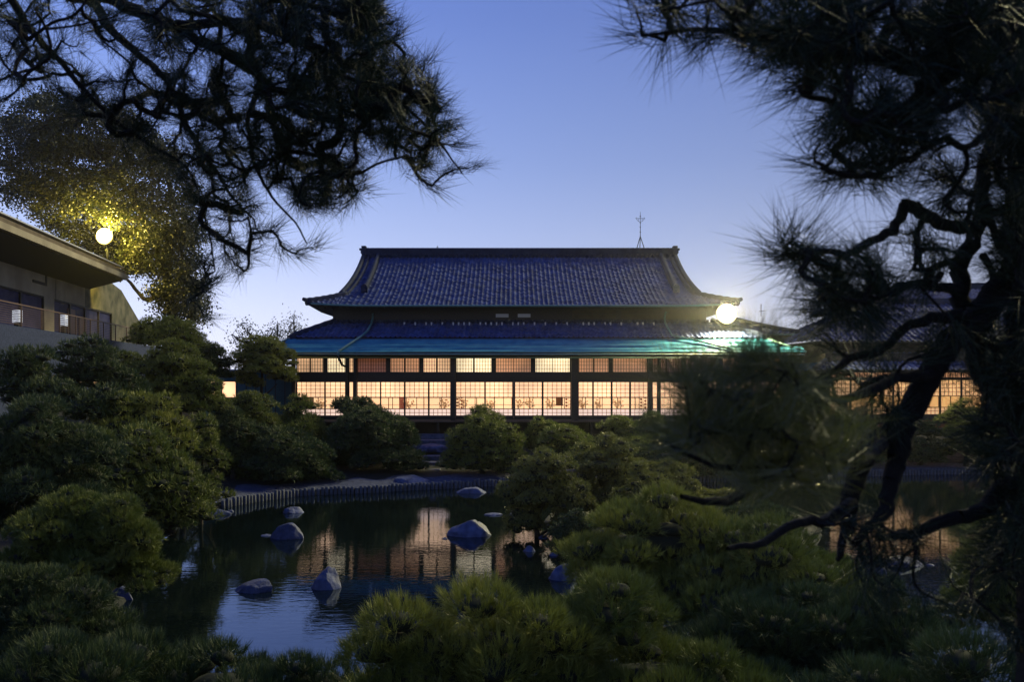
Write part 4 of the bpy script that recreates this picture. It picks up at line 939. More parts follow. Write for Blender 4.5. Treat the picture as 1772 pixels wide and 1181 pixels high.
def niwaki(lab, cx, yt, hw, yb, Y, pr=.40, mt='pine', sp=.095, K=7, L=.145, w=.020, spread=.48, flat=.44, shape=.5, group='cloud pruned garden pines', name='pine_tree', cat='pine', extra=(), dy=.85, g=None, jit=.25, up=.55):
    tree_seed[0] += 1; rng = np.random.default_rng(tree_seed[0])
    if Y > 12: pr = pr*.80; spread = spread*rng.uniform(.85, 1.3); sp = sp*rng.uniform(.92, 1.1); jit = jit*rng.uniform(.8, 1.5)
    X = px_x(cx, Y); zt = px_z(yt, Y); zb = px_z(yb, Y); rx = hw*Y/F; g0 = gh(X, Y) if g is None else g
    zb = max(zb, g0+.05)
    o = empty(name, (X, Y, g0), lab, cat, group)
    def crown_pads(X_, Y_, zb_, zt_, r_, main):
        if Y < 12: return dome_pads(X_, Y_, zb_, zt_, r_, r_*dy, pr, rng, flat, shape, jit=jit)
        H = zt_-zb_; out = [dome_pads(X_, Y_, zb_+H*.1, zt_-H*.02, r_*.60, r_*.60*dy, pr, rng, flat, .6, jit=jit)]
        n = int(np.clip(r_*9.5 if main else r_*8, 5, 20))
        for i in range(n):
            t_ = (i+.5)/n*.80; R_ = (1-t_**1.7)**.5; a_ = i*2.39996+rng.uniform(-.5, .5); l_ = min(r_*rng.uniform(.28, .46), .95); h_ = l_*rng.uniform(.65, .95)
            z_ = zb_+H*t_*.97+rng.normal(0, H*.05); k_ = max(0, r_*R_-l_*.62)*rng.uniform(.86, 1.12)
            z_ = min(max(z_, zb_), zt_-h_*.7)
            out.append(dome_pads(X_+k_*cos(a_), Y_+k_*dy*sin(a_), z_, z_+h_, l_, l_*.92, pr*.82, rng, flat, .5, jit=jit*.7))
        return np.concatenate(out)
    pads = crown_pads(X, Y, zb, zt-L*.6, rx, True)
    for (ex, eyt, ehw, eyb) in extra:     # further lobes of the same tree
        p2 = crown_pads(px_x(ex, Y), Y-.1, max(px_z(eyb, Y), g0+.03), px_z(eyt, Y)-L*.6, ehw*Y/F, False); pads = np.concatenate([pads, p2])
    me, idx = crown_mesh('crown', pads, sp, K, L, w, spread, rng, up)
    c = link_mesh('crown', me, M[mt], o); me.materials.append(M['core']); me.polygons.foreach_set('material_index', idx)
    trunk_of('trunk', o, X, Y, g0, zb+(zt-zb)*.6, .05+.045*rx, rng, spreadr=rx)
    return o
NW = niwaki
# in front of the hall, left to right
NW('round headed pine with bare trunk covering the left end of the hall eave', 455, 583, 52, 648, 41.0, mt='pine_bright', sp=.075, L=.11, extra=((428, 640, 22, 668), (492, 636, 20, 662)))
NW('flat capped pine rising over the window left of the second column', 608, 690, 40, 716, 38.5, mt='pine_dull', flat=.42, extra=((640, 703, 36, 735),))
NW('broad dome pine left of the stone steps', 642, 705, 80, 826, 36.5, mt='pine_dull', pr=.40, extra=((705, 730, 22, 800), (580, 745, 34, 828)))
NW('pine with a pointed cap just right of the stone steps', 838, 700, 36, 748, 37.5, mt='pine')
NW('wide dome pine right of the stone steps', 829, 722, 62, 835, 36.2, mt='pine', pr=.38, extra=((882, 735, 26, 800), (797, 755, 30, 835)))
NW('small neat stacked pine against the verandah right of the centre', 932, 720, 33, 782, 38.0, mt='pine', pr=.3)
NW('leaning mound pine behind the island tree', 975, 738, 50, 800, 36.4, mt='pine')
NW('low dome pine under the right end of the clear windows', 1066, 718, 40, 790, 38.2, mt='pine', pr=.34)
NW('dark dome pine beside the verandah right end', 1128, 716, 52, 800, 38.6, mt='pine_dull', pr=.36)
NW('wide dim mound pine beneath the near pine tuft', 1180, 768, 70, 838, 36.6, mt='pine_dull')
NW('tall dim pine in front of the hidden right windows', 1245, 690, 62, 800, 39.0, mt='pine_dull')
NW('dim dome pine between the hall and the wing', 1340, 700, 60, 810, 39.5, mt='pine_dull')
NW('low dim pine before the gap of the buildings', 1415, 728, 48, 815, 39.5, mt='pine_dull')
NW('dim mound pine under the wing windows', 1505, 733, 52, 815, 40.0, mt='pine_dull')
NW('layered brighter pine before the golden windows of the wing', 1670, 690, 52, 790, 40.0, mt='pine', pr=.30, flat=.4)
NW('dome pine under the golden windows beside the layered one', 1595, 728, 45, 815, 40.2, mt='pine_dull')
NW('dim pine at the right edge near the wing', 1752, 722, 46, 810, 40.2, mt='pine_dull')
# island trees
def maple(lab, *a, **k): return NW(lab, *a, mt='maple', group='clipped trees on the island', name='clipped_tree', cat='tree', **k)
maple('olive round clipped tree on the left tip of the island', 938, 774, 74, 880, 23.6, pr=.27, sp=.06, K=7, L=.085, w=.022, spread=.75, up=.2, flat=.62, extra=((905, 850, 40, 925), (975, 850, 40, 935)))
maple('olive clipped tree with gaps standing behind and right of the round one', 1050, 748, 76, 868, 25.6, pr=.27, sp=.06, K=7, L=.085, w=.022, spread=.75, up=.2, flat=.62, extra=((1085, 830, 52, 900), (1010, 845, 40, 915)))
maple('dim clipped tree at the right of the island', 1155, 795, 60, 900, 26.5, pr=.28, sp=.065, K=7, L=.09, w=.022, spread=.75, up=.2, extra=((1230, 850, 50, 905),))
NW('low dark shrub at the left waterline beyond the near mound', 232, 925, 40, 1000, 19.5, mt='pine_dull', name='shrub', cat='shrub', group=None, pr=.22, sp=.06)
NW('low shrub covering the shore under the left pines', 268, 872, 60, 945, 24.0, mt='pine_dull', name='shrub', cat='shrub', group=None, pr=.24, sp=.06)
NW('wide low shrub on the middle of the island', 1290, 880, 80, 935, 24.5, mt='pine_dull', name='shrub', cat='shrub', group=None, pr=.3, sp=.08)
NW('rounded shrub at the near right edge of the island', 1180, 885, 60, 975, 21.8, mt='pine_dull', name='shrub', cat='shrub', group=None, pr=.28, sp=.08)
NW('dim green pine mound between the island tree and the verandah', 1120, 752, 62, 830, 37.2, mt='pine')
maple('smaller clipped tree filling the right shoulder of the island', 1105, 800, 50, 905, 23.2, pr=.25, sp=.06, K=7, L=.085, w=.022, spread=.75, up=.2)
NW('loose leafy bush low on the island waterline', 1000, 880, 52, 965, 21.3, mt='pine_dull', name='shrub', cat='shrub', group=None, pr=.22, sp=.055, K=6, L=.08, w=.02, spread=.8, up=.1)
# left slope, back to front
GL = 'cloud pruned pines on the left slope'
def LS(lab, *a, **k): k.setdefault('mt', 'pine_dull'); return NW(lab, *a, group=GL, **k)
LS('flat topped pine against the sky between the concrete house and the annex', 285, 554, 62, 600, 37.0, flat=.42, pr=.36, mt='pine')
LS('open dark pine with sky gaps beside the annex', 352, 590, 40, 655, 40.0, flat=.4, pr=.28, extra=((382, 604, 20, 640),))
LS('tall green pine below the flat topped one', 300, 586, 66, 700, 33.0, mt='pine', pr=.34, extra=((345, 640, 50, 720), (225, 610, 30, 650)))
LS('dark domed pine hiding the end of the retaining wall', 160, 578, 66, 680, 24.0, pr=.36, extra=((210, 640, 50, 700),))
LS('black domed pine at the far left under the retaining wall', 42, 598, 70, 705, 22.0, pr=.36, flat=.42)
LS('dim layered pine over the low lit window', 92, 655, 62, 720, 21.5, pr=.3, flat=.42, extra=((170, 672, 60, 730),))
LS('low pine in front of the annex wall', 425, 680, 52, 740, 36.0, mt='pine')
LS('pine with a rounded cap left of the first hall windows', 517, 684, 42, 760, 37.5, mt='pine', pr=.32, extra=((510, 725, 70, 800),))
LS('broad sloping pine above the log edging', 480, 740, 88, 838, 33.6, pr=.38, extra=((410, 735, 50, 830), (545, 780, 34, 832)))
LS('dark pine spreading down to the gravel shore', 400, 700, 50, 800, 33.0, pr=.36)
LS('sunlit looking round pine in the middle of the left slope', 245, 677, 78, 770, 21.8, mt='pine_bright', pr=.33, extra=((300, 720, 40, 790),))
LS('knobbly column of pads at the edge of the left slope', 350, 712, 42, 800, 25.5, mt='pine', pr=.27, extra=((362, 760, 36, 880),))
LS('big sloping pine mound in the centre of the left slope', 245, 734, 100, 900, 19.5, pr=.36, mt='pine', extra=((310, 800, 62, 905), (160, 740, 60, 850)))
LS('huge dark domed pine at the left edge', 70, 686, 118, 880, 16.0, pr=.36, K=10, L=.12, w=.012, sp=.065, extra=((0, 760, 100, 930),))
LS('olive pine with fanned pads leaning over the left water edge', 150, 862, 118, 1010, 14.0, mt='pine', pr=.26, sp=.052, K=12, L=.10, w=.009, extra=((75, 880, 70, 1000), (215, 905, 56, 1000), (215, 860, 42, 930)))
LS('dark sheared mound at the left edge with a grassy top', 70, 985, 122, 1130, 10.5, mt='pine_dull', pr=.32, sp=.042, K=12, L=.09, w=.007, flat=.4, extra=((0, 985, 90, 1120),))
# foreground pines in front of the camera
GF = 'long needled garden pines on the near bank'
def FG(lab, *a, **k):
    for q, v in dict(K=20, L=.11, w=.0055, spread=.42, sp=.052, pr=.20, mt='pine', up=.75, flat=.5, jit=.6).items(): k.setdefault(q, v)
    return NW(lab, *a, group=GF, **k)
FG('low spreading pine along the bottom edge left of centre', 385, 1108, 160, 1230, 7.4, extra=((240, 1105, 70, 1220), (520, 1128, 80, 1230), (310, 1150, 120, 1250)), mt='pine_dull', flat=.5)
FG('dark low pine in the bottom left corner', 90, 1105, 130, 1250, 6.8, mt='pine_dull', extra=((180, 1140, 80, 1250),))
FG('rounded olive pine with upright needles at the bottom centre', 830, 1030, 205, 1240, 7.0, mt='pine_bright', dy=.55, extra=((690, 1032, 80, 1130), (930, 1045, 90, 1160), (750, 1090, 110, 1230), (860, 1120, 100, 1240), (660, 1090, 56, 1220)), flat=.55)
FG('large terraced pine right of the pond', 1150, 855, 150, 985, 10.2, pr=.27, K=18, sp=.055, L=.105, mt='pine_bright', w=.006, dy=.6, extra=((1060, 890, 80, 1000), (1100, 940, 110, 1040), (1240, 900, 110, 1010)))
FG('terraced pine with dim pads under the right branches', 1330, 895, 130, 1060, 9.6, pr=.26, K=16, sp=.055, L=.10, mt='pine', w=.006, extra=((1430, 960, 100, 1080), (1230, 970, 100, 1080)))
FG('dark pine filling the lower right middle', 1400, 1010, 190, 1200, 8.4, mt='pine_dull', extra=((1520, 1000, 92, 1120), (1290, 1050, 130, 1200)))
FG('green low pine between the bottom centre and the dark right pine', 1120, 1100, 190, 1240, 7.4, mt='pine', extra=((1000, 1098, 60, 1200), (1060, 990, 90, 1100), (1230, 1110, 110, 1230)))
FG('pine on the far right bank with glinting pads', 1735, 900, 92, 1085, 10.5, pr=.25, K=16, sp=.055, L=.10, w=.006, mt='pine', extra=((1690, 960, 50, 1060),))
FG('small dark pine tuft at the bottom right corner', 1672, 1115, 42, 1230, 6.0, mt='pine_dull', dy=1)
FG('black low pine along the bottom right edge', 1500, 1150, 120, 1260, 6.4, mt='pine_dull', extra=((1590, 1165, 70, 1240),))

# ------------------------------------------------------------------ open branching trees
def grow(skel, tips, rng, sag=.12, wig=.10, r_tip=.0022, pw=.46, rmin=0, scale=1.0, order=None):
    """skel: list of (points, radii) limbs. tips (n,3). Each tip joins the nearest wood already grown by a bent twig."""
    nodes = []; par = []; rad = []
    for pts_, rr in skel:
        prev = -1
        for a in range(len(pts_)-1):
            p, q = np.array(pts_[a]), np.array(pts_[a+1]); n = max(3, int(np.linalg.norm(q-p)/(.028*scale)))
            p_ = np.array(pts_[max(a-1, 0)]); q_ = np.array(pts_[min(a+2, len(pts_)-1)])
            for k in range(n):
                t = k/n; cr_ = .5*(2*p+(q-p_)*t+(2*p_-5*p+4*q-q_)*t*t+(3*p-3*q+q_-p_)*t**3)
                nodes.append(cr_+rng.normal(0, min(.0035*scale, .22*rr[a]), 3)); par.append(prev); prev = len(nodes)-1; rad.append(rr[a]+(rr[a+1]-rr[a])*t)
        nodes.append(np.array(pts_[-1])); par.append(prev); rad.append(rr[-1])
    nsk = len(nodes); total = nsk+len(tips)*4
    A = np.zeros((total, 3)); A[:nsk] = nodes; par = par+[0]*(total-nsk); cnt = nsk
    rem = np.array(tips); d = np.full(len(rem), 1e9); near = np.zeros(len(rem), int)
    for c0 in range(0, nsk, 500):
        dd = np.linalg.norm(rem[:, None]-A[None, c0:min(nsk, c0+500)], axis=2); m_ = dd.min(1); k_ = dd.argmin(1)+c0; u = m_ < d; d[u] = m_[u]; near[u] = k_[u]
    done = np.zeros(len(rem), bool); ends = []; dirs = []
    for _ in range(len(rem)):
        i = np.argmin(np.where(done, 1e9, d)); a = near[i]; p, q = A[a], rem[i]; L_ = np.linalg.norm(q-p); prev = a; new = []
        bend = rng.normal(0, wig*L_, 3)+np.array([0, 0, -sag*L_])
        for t in (.33, .66, 1.0):
            c = p+(q-p)*t+bend*math.sin(pi*t)*.6; A[cnt] = c; par[cnt] = prev; prev = cnt; new.append(cnt); cnt += 1
        done[i] = True; ends.append(q); dirs.append((A[cnt-1]-A[cnt-2]))
        for k in new:
            dd = np.linalg.norm(rem-A[k], axis=1); u = (dd < d) & ~done; d[u] = dd[u]; near[u] = k
    w = np.zeros(cnt); 
    for k in range(cnt-1, nsk-1, -1): w[k] += 1; w[par[k]] += w[k]
    R = r_tip*scale*np.maximum(w[:cnt], 1)**pw; R[:nsk] = np.array(rad)
    ks = np.arange(cnt); pr_ = np.array(par[:cnt]); ok = pr_ >= 0; ks = ks[ok]; pr_ = pr_[ok]
    P0, P1 = A[pr_], A[ks]; R1 = R[ks]; R0 = np.minimum(R[pr_], R1*1.25); dd = unit(P1-P0); P1 = P1+dd*R1[:, None]*.3
    a_ = unit(np.cross(dd, np.array([.31, .17, .93]))); b_ = np.cross(dd, a_); n = 6; th = np.arange(n)*2*pi/n
    ring = lambda P, R: P[:, None]+(a_[:, None]*np.cos(th)[None, :, None]+b_[:, None]*np.sin(th)[None, :, None])*R[:, None, None]
    Vv = np.concatenate([ring(P0, R0), ring(P1, R1)], 1).reshape(-1, 3); base = (np.arange(len(P0))*2*n)[:, None, None]
    j = np.arange(n); q = np.stack([j, (j+1) % n, (j+1) % n+n, j+n], 1)[None]+base
    return np_mesh('branches', Vv, q.reshape(-1, 4), 4), np.array(ends), unit(np.array(dirs))
def in_poly(x, y, poly):
    ins = np.zeros(x.shape, bool); p = np.array(poly, float)
    for i in range(len(p)):
        a, b = p[i], p[(i+1) % len(p)]; c = ((a[1] > y) != (b[1] > y)) & (x < (b[0]-a[0])*(y-a[1])/(b[1]-a[1]+1e-9)+a[0]); ins ^= c
    return ins
def sample_region(polys, rng, mind):
    """polys: (polygon in photo pixels, count, Ymin, Ymax)"""
    out_ = []
    for poly, n, y0, y1 in polys:
        p = np.array(poly, float); got = 0; tries = 0
        while got < n and tries < n*40:
            tries += 1; x = rng.uniform(p[:, 0].min(), p[:, 0].max()); y = rng.uniform(p[:, 1].min(), p[:, 1].max())
            if not in_poly(np.array([x]), np.array([y]), poly)[0]: continue
            q = np.array(at(x, y, rng.uniform(y0, y1)))
            if out_ and np.min(np.linalg.norm(np.array(out_)-q, axis=1)) < mind: continue
            out_.append(q); got += 1
    return np.array(out_)
def limb(pxs, Y, dY=0):
    n = len(pxs); return [at(x, y, Y+dY*i/max(1, n-1)) for i, (x, y, r) in enumerate(pxs)], [r*(Y+dY*i/max(1, n-1))/F for i, (x, y, r) in enumerate(pxs)]

# --- left overhanging pine (its trunk stands just outside the picture)
rng = np.random.default_rng(7); D0 = 3.0
thin = lambda l: (l[0], [q*.62 for q in l[1]])
root = (Vector((-3.6, 3.2, 1.6)), Vector((-3.5, 3.15, 3.2)), Vector((-3.1, 3.1, 4.6)), Vector((-2.6, 3.0, 5.4)))
sk = [([root[0], root[1], root[2], root[3], at(-160, -150, D0), at(0, -80, D0)], [.17, .14, .11, .07, .05, .035])]
sk += [thin(limb([(0, -80, 28), (150, -20, 20), (300, 45, 15), (400, 100, 13), (455, 140, 12), (470, 200, 10), (480, 240, 8), (500, 262, 7), (560, 272, 6), (612, 300, 4.5), (650, 285, 3.5), (700, 270, 3)], D0, -.3))]
sk += [thin(limb([(300, 45, 14), (420, 40, 13), (520, 70, 12), (600, 110, 9), (660, 150, 7), (720, 200, 5), (760, 245, 4), (800, 300, 2)], D0-.1, -.3))]
sk += [thin(limb([(150, -20, 16), (200, 60, 12), (260, 110, 10), (300, 160, 9), (330, 230, 8), (370, 290, 6), (400, 340, 4.5), (440, 380, 3)], D0+.1, -.2))]
sk += [thin(limb([(0, -80, 16), (20, 0, 12), (60, 60, 10), (110, 110, 8), (150, 160, 7), (200, 210, 6), (260, 250, 5), (330, 300, 4), (360, 400, 3), (372, 470, 2)], D0-.4, .3))]
sk += [thin(limb([(455, 140, 9), (430, 200, 7), (440, 280, 6), (470, 340, 4), (510, 385, 3), (530, 420, 2)], D0, -.1))]
sk += [thin(limb([(320, -40, 10), (430, -10, 9), (540, 10, 8), (620, 30, 6)], D0-.2, -.1))]
sk += [thin(limb([(60, 60, 5), (90, 40, 4.5), (130, 25, 4), (160, -15, 3.5)], D0-.4))]
reg = [([(430, -30), (640, -20), (660, 60), (650, 130), (690, 200), (600, 235), (520, 215), (440, 210), (420, 100)], 330, 2.5, 3.2),
       ([(250, -30), (430, -30), (430, 210), (330, 200), (250, 120)], 110, 2.6, 3.3),
       ([(-30, -30), (250, -30), (250, 130), (-30, 190)], 75, 2.3, 3.2),
       ([(120, 130), (330, 150), (430, 210), (440, 330), (330, 330), (240, 270), (120, 190)], 140, 2.6, 3.3),
       ([(440, 210), (600, 235), (640, 300), (600, 345), (540, 370), (480, 330), (430, 290)], 130, 2.6, 3.1),
       ([(600, 100), (700, 90), (745, 140), (770, 230), (740, 300), (660, 250), (600, 230)], 130, 2.5, 3.0),
       ([(330, 320), (450, 340), (470, 420), (400, 465), (350, 420)], 36, 2.6, 3.1),
       ([(340, 440), (395, 470), (350, 520), (330, 510)], 10, 2.7, 3.0),
       ([(600, -20), (668, -10), (668, 60), (640, 90)], 26, 2.6, 3.0)]
tips = sample_region(reg, rng, .030)
extra = np.array([at(x, y, 2.75) for x, y in ((812, 292), (772, 300), (748, 322), (720, 300), (735, 110), (742, 150), (700, 95), (782, 215), (788, 250), (690, 120), (540, 428), (512, 440), (485, 425), (430, 440), (422, 470), (330, 520), (352, 545), (665, 40), (672, 75), (650, 10), (630, 330), (600, 350), (690, 60), (470, 400), (20, 30), (40, 60), (35, 95), (55, 35), (15, 70))])
tips = np.concatenate([tips, extra])
o = empty('pine_tree', tuple(root[0]), 'overhanging black pine whose branches hang across the upper left sky', 'pine', 'pines framing the view')
me, ends, dirs = grow(sk, tips, rng, sag=.05, wig=.16, r_tip=.0019, pw=.40)
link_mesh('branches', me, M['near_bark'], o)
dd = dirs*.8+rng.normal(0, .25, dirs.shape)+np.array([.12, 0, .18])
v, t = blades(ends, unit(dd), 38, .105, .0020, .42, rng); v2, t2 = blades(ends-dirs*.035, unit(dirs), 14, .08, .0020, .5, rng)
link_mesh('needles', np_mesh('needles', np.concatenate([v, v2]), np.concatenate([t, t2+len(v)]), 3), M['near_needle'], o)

# --- right pine: trunk and gnarled limbs close to the camera
rng = np.random.default_rng(21); D1 = 2.1
g = gh(1.3, 2.0)
sk = [([Vector((1.36, 2.1, g-.1)), at(1835, 1250, D1), at(1820, 1000, D1), at(1805, 800, D1), at(1792, 640, D1), at(1785, 480, D1), at(1785, 300, D1), at(1780, 120, D1), at(1760, -80, D1), at(1740, -300, D1)], [.12, .095, .078, .068, .062, .056, .052, .048, .042, .035])]
sk += [limb([(1775, 450, 28), (1725, 510, 26), (1685, 555, 24), (1645, 595, 22), (1612, 645, 21), (1585, 690, 22), (1555, 740, 21), (1505, 775, 19), (1484, 820, 17), (1472, 880, 17), (1462, 930, 9), (1450, 970, 4)], D1-.05)]
sk += [limb([(1562, 735, 22), (1556, 790, 17), (1543, 830, 15), (1530, 878, 13), (1516, 905, 10), (1480, 940, 7)], D1-.05, -.1)]
sk += [limb([(1800, 760, 26), (1730, 700, 20), (1690, 620, 18), (1672, 560, 16), (1660, 500, 15), (1664, 452, 14), (1684, 408, 14), (1698, 357, 13), (1705, 280, 11), (1735, 210, 9), (1765, 170, 9)], D1, .05)]
sk += [limb([(1690, 395, 13), (1650, 391, 11), (1612, 380, 11), (1585, 362, 11), (1570, 355, 10), (1552, 388, 9), (1525, 412, 8), (1490, 428, 8), (1455, 440, 6), (1425, 432, 4), (1390, 440, 3)], D1-.1, -.2)]
sk += [limb([(1600, 378, 7), (1588, 400, 5), (1590, 440, 5), (1602, 470, 4), (1640, 452, 7), (1664, 452, 8)], D1-.1)]
sk += [limb([(1662, 500, 10), (1620, 498, 8), (1590, 490, 7), (1555, 498, 6), (1520, 515, 5), (1480, 520, 4), (1440, 500, 3)], D1-.1, -.2)]
sk += [limb([(1675, 545, 12), (1630, 548, 10), (1577, 562, 9), (1545, 586, 8), (1520, 610, 8), (1470, 620, 7), (1430, 650, 6), (1390, 670, 4)], D1-.1, -.1)]
sk += [limb([(1700, 357, 8), (1720, 400, 7), (1735, 440, 6), (1760, 445, 5)], D1)]
sk += [limb([(1700, 440, 7), (1716, 470, 6), (1722, 510, 7), (1715, 560, 6)], D1)]
sk += [limb([(1762, 185, 11), (1730, 205, 9), (1696, 237, 7), (1669, 257, 6), (1640, 240, 6), (1611, 250, 7), (1584, 271, 7), (1557, 280, 6), (1523, 301, 6), (1469, 305, 5), (1420, 291, 3)], D1-.2, -.2)]
sk += [limb([(1765, 60, 30), (1690, 90, 24), (1600, 110, 20), (1520, 100, 16), (1440, 90, 12), (1360, 85, 9), (1290, 60, 6), (1200, 50, 4), (1120, 60, 2.5)], D1-.2, -.2)]
sk += [limb([(1690, 90, 16), (1620, 150, 12), (1560, 190, 10), (1500, 200, 8), (1450, 180, 6), (1390, 165, 4)], D1-.2, -.2)]
sk += [limb([(1760, -60, 22), (1650, -40, 18), (1500, -20, 14), (1350, -15, 10), (1200, -10, 7), (1120, -10, 4)], D1-.2, -.3)]
sk += [limb([(1500, 778, 16), (1440, 792, 14), (1390, 782, 12), (1340, 800, 11), (1290, 850, 10), (1240, 870, 8), (1180, 860, 5)], D1-.1, -.3)]
sk += [limb([(1612, 650, 12), (1540, 660, 10), (1470, 690, 8), (1400, 700, 7), (1320, 690, 5), (1250, 680, 4), (1190, 700, 3)], D1-.1, -.4)]
sk += [limb([(1476, 870, 12), (1430, 900, 10), (1380, 905, 8), (1320, 940, 7), (1260, 950, 4)], D1-.1, -.3)]
sk += [limb([(1810, 820, 22), (1735, 850, 17), (1690, 890, 13), (1640, 900, 13), (1580, 925, 10), (1520, 930, 8)], D1-.05)]
reg = [([(1350, -30), (1772, -30), (1800, 180), (1690, 190), (1600, 150), (1540, 110), (1400, 60)], 260, 1.6, 2.3),
       ([(1120, -30), (1350, -30), (1400, 60), (1340, 80), (1240, 60), (1150, 30)], 46, 1.5, 1.9),
       ([(1250, 40), (1400, 50), (1500, 130), (1480, 200), (1400, 150), (1300, 90)], 50, 1.6, 2.1),
       ([(1430, 180), (1560, 170), (1640, 180), (1610, 250), (1540, 270), (1450, 240)], 60, 1.6, 2.1),
       ([(1440, 260), (1560, 270), (1560, 310), (1450, 310)], 22, 1.7, 2.0),
       ([(1700, 190), (1790, 200), (1790, 600), (1740, 520), (1710, 300)], 110, 1.9, 2.4),
       ([(1600, 270), (1690, 280), (1690, 370), (1620, 380)], 22, 1.8, 2.2),
       ([(1360, 430), (1440, 440), (1520, 450), (1560, 500), (1500, 560), (1410, 540), (1380, 480)], 60, 1.6, 2.1),
       ([(1560, 400), (1640, 430), (1640, 500), (1580, 500)], 16, 1.8, 2.1),
       ([(1400, 540), (1560, 540), (1700, 560), (1640, 640), (1540, 600), (1430, 640)], 16, 1.8, 2.2),
       ([(1690, 580), (1790, 540), (1790, 1000), (1720, 1000), (1700, 800)], 170, 1.9, 2.4),
       ([(1425, 640), (1570, 640), (1560, 725), (1430, 720)], 26, 1.9, 2.2),
       ([(1400, 880), (1560, 880), (1600, 960), (1480, 1000)], 26, 1.8, 2.2),
       ([(1400, 1020), (1700, 980), (1790, 900), (1790, 1181), (1680, 1060)], 26, 1.9, 2.4)]
tips = sample_region(reg, rng, .024)
ex = [(1378, 410), (1362, 425), (1390, 440), (1370, 445), (1400, 425), (1408, 445), (1352, 440), (1385, 460), (1110, 60), (1150, 70), (1100, 20), (1185, 60), (1220, 70), (1240, 55), (1400, 135), (1380, 150), (1430, 200), (1410, 280), (1440, 300), (1420, 250), (1480, 300)]
tips = np.concatenate([tips, np.array([at(x, y, 1.75) for x, y in ex])])
o = right_pine = empty('pine_tree', (1.36, 2.1, g), 'gnarled black pine at the right edge with twisting bare limbs close to the viewer', 'pine', 'pines framing the view')
me, ends, dirs = grow(sk, tips, rng, sag=.04, wig=.16, r_tip=.0018, pw=.42)
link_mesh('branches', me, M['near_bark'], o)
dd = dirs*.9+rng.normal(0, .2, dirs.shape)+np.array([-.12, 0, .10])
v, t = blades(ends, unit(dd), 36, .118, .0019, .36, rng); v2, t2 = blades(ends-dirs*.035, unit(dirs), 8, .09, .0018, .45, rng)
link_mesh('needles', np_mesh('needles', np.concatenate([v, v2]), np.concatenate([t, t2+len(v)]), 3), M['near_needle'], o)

# --- soft olive pine bough close to the viewer, right of centre
rng = np.random.default_rng(33)
sk = [([at(1530, 760, 2.05), at(1515, 780, 1.8), at(1505, 790, 1.55), at(1490, 795, 1.4)], [.016, .012, .009, .008])]
sk += [limb([(1500, 800, 8), (1400, 780, 11), (1330, 740, 9), (1270, 700, 6), (1210, 660, 4)], 1.4, -.1), limb([(1400, 780, 9), (1300, 810, 7), (1220, 800, 5), (1160, 770, 3)], 1.35, -.05), limb([(1400, 780, 8), (1420, 720, 6), (1390, 670, 4), (1370, 630, 3)], 1.35, -.05)]
reg = [([(1160, 650), (1240, 625), (1360, 630), (1400, 680), (1340, 740), (1240, 760), (1170, 720)], 70, 1.2, 1.6),
       ([(1160, 720), (1340, 740), (1480, 700), (1500, 800), (1380, 850), (1220, 830), (1150, 770)], 64, 1.2, 1.6)]
tips = sample_region(reg, rng, .016)
o = right_pine
me, ends, dirs = grow(sk, tips, rng, sag=.04, wig=.06, r_tip=.0008, pw=.40)
link_mesh('low_bough', me, M['near_bark'], o)
dd = dirs*.6+rng.normal(0, .25, dirs.shape)+np.array([-.1, 0, .45])
v, t = blades(ends, unit(dd), 46, .105, .0014, .40, rng)
link_mesh('bough_needles', np_mesh('bough_needles', v, t, 3), M['bough'], o)

# --- tall leafy trees behind the concrete house and behind the annex
def leafy(lab, base, skl, reg, leafL, leafW, K, mt, seed, mind=.2, group='leafy trees beyond the buildings', sc=8.0, r_tip=.0012, spr=.36):
    rng = np.random.default_rng(seed); tips = sample_region(reg, rng, mind)
    o = empty('leafy_tree', base, lab, 'tree', group)
    me, ends, dirs = grow(skl, tips, rng, sag=.0, wig=.14, scale=sc, r_tip=r_tip, pw=.40); link_mesh('branches', me, M['bark'], o)
    n = len(ends); c = (ends[:, None]+rng.normal(0, spr, (n, K, 3))*np.array([1, 1, .7])).reshape(-1, 3)
    d = unit(rng.normal(0, 1, (len(c), 3))); s = unit(np.cross(d, rng.normal(0, 1, (len(c), 3)))); l = leafL*rng.uniform(.6, 1.2, (len(c), 1))
    vv = np.stack([c, c+d*l*.5+s*leafW/2, c+d*l, c+d*l*.5-s*leafW/2], 1).reshape(-1, 3)
    link_mesh('crown', np_mesh('crown', vv, np.arange(len(vv)).reshape(-1, 4), 4), M[mt], o)
    return o
def L2(pxs, Y, dY=0): return limb(pxs, Y, dY)
b0 = at(300, 760, 54)
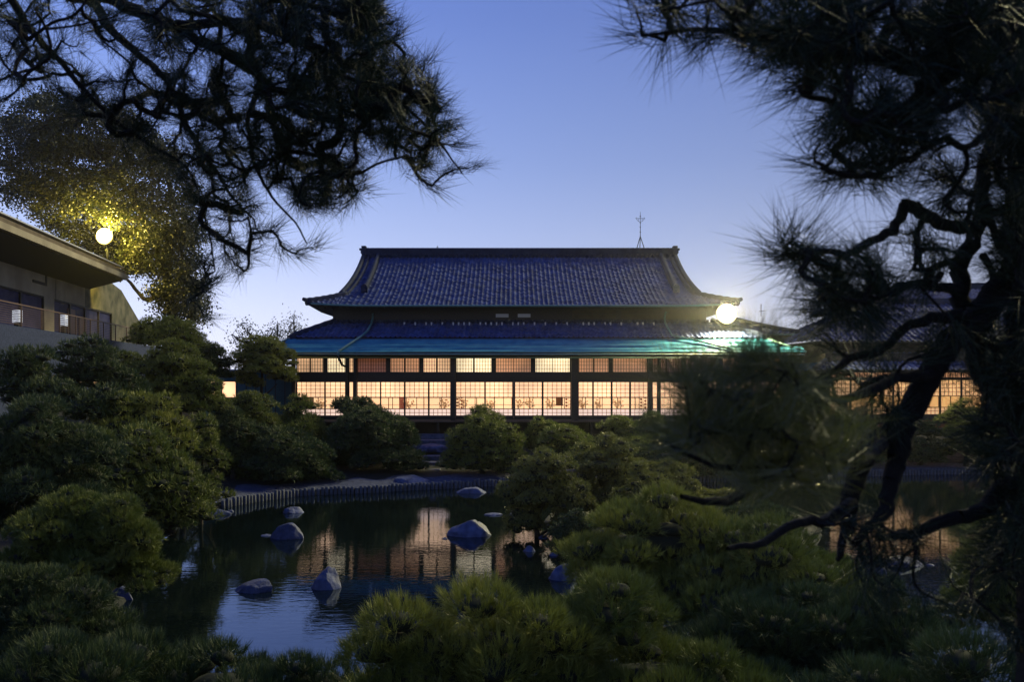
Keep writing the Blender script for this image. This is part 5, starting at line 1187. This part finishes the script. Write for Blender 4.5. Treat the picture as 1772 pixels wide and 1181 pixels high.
leafy('tall leafy tree lit yellow by the lamp behind the concrete house', (b0.x, 50, gh(b0.x, 54)),
      [([Vector((b0.x, 54, gh(b0.x, 54)-.2)), at(300, 640, 54), at(298, 560, 54), at(285, 470, 54), at(250, 380, 54), at(200, 300, 53), at(140, 230, 52)], [.4, .34, .3, .26, .2, .13, .06]),
       L2([(285, 470, 7), (300, 400, 5), (295, 330, 4), (280, 260, 3), (255, 210, 2)], 54, .6), L2([(250, 380, 6), (170, 370, 5), (100, 340, 4), (40, 320, 3), (10, 260, 2)], 54, -.5),
       L2([(290, 500, 5), (255, 520, 4), (230, 495, 3), (210, 470, 2)], 54, .4), L2([(298, 540, 4), (325, 520, 3), (335, 490, 2)], 54), L2([(200, 300, 4), (120, 290, 3), (60, 240, 2), (40, 190, 2)], 53)],
      [([(0, 210), (60, 160), (130, 175), (210, 190), (300, 240), (335, 330), (338, 420), (300, 440), (250, 400), (180, 380), (110, 390), (60, 370), (0, 370)], 360, 50, 57),
       ([(250, 400), (335, 380), (340, 470), (355, 530), (340, 555), (285, 548), (268, 510), (275, 460), (230, 430)], 100, 52, 55), ([(200, 440), (240, 430), (270, 470), (215, 465)], 22, 53, 55), ([(60, 370), (250, 400), (240, 455), (190, 455), (110, 415)], 50, 54, 57)],
      .18, .12, 190, 'oak', 51, mind=.55, spr=.40)
b1 = at(445, 700, 60)
leafy('small spindly leafy tree showing over the annex roof', (b1.x, 60, gh(b1.x, 60)),
      [([Vector((b1.x, 60, gh(b1.x, 60))), at(445, 640, 60), at(438, 600, 60), at(428, 570, 60)], [.2, .16, .1, .05]), L2([(438, 600, 2.5), (415, 590, 2), (403, 580, 1)], 60), L2([(440, 610, 3), (462, 590, 2), (472, 575, 1)], 60)],
      [([(398, 575), (425, 555), (440, 565), (436, 592), (405, 600)], 50, 59, 61), ([(440, 585), (470, 570), (480, 600), (445, 606)], 46, 59, 61)], .16, .10, 8, 'oak', 52, mind=.15, sc=6)
for i, (x, yt, hw, lab) in enumerate(((480, 556, 15, 'small conifer tip standing left of the hall hip'), (509, 543, 13, 'topmost conifer tip just left of the hall roof corner'))):
    bb = at(x, 700, 62); tx = px_x(x, 62); sc_ = 62/F
    reg = [([(x-hw*.3, yt+4), (x+hw*.3, yt+4), (x+hw, yt+44), (x-hw, yt+44)], 60, 61.4, 62.6)]
    leafy(lab, (tx, 62, gh(tx, 62)), [([Vector((tx, 62, gh(tx, 62))), at(x, 640, 62), at(x, yt, 62)], [.18, .12, .02])], reg, .20, .07, 9, 'oak', 60+i, mind=.12, sc=6)
# loose dark trees beyond the right buildings and behind the left slope close the horizon
def far_dome(lab, cx, yt, hw, yb, Y): return NW(lab, cx, yt, hw, yb, Y, mt='pine_dull', pr=.8, sp=.22, K=7, L=.34, w=.05, group='dark trees closing the garden', name='evergreen_tree', cat='tree', flat=.8)
far_dome('dark evergreen behind the annex at the edge of the left slope', 340, 625, 40, 700, 50)
far_dome('dark evergreen far behind the gap between hall and wing', 1400, 600, 40, 700, 62)
# thin volume added over the garden to give the lamps their halos
hz_ = MB(); hz_.box(-120, 120, -20, 130, -3, 45)
hm = bpy.data.materials.new('lamp_halo_volume'); hm.use_nodes = True; t = hm.node_tree; t.nodes.remove(t.nodes['Principled BSDF'])
v = t.nodes.new('ShaderNodeVolumePrincipled'); v.inputs['Color'].default_value = (.9, .93, 1, 1); v.inputs['Density'].default_value = .00026; v.inputs['Anisotropy'].default_value = .86
t.links.new(v.outputs[0], t.nodes['Material Output'].inputs['Volume'])
tag(hz_.build('halo_volume', hm), kind='stuff')
print('faces', sum(len(o.data.polygons) for o in bpy.data.objects if o.type == 'MESH'))
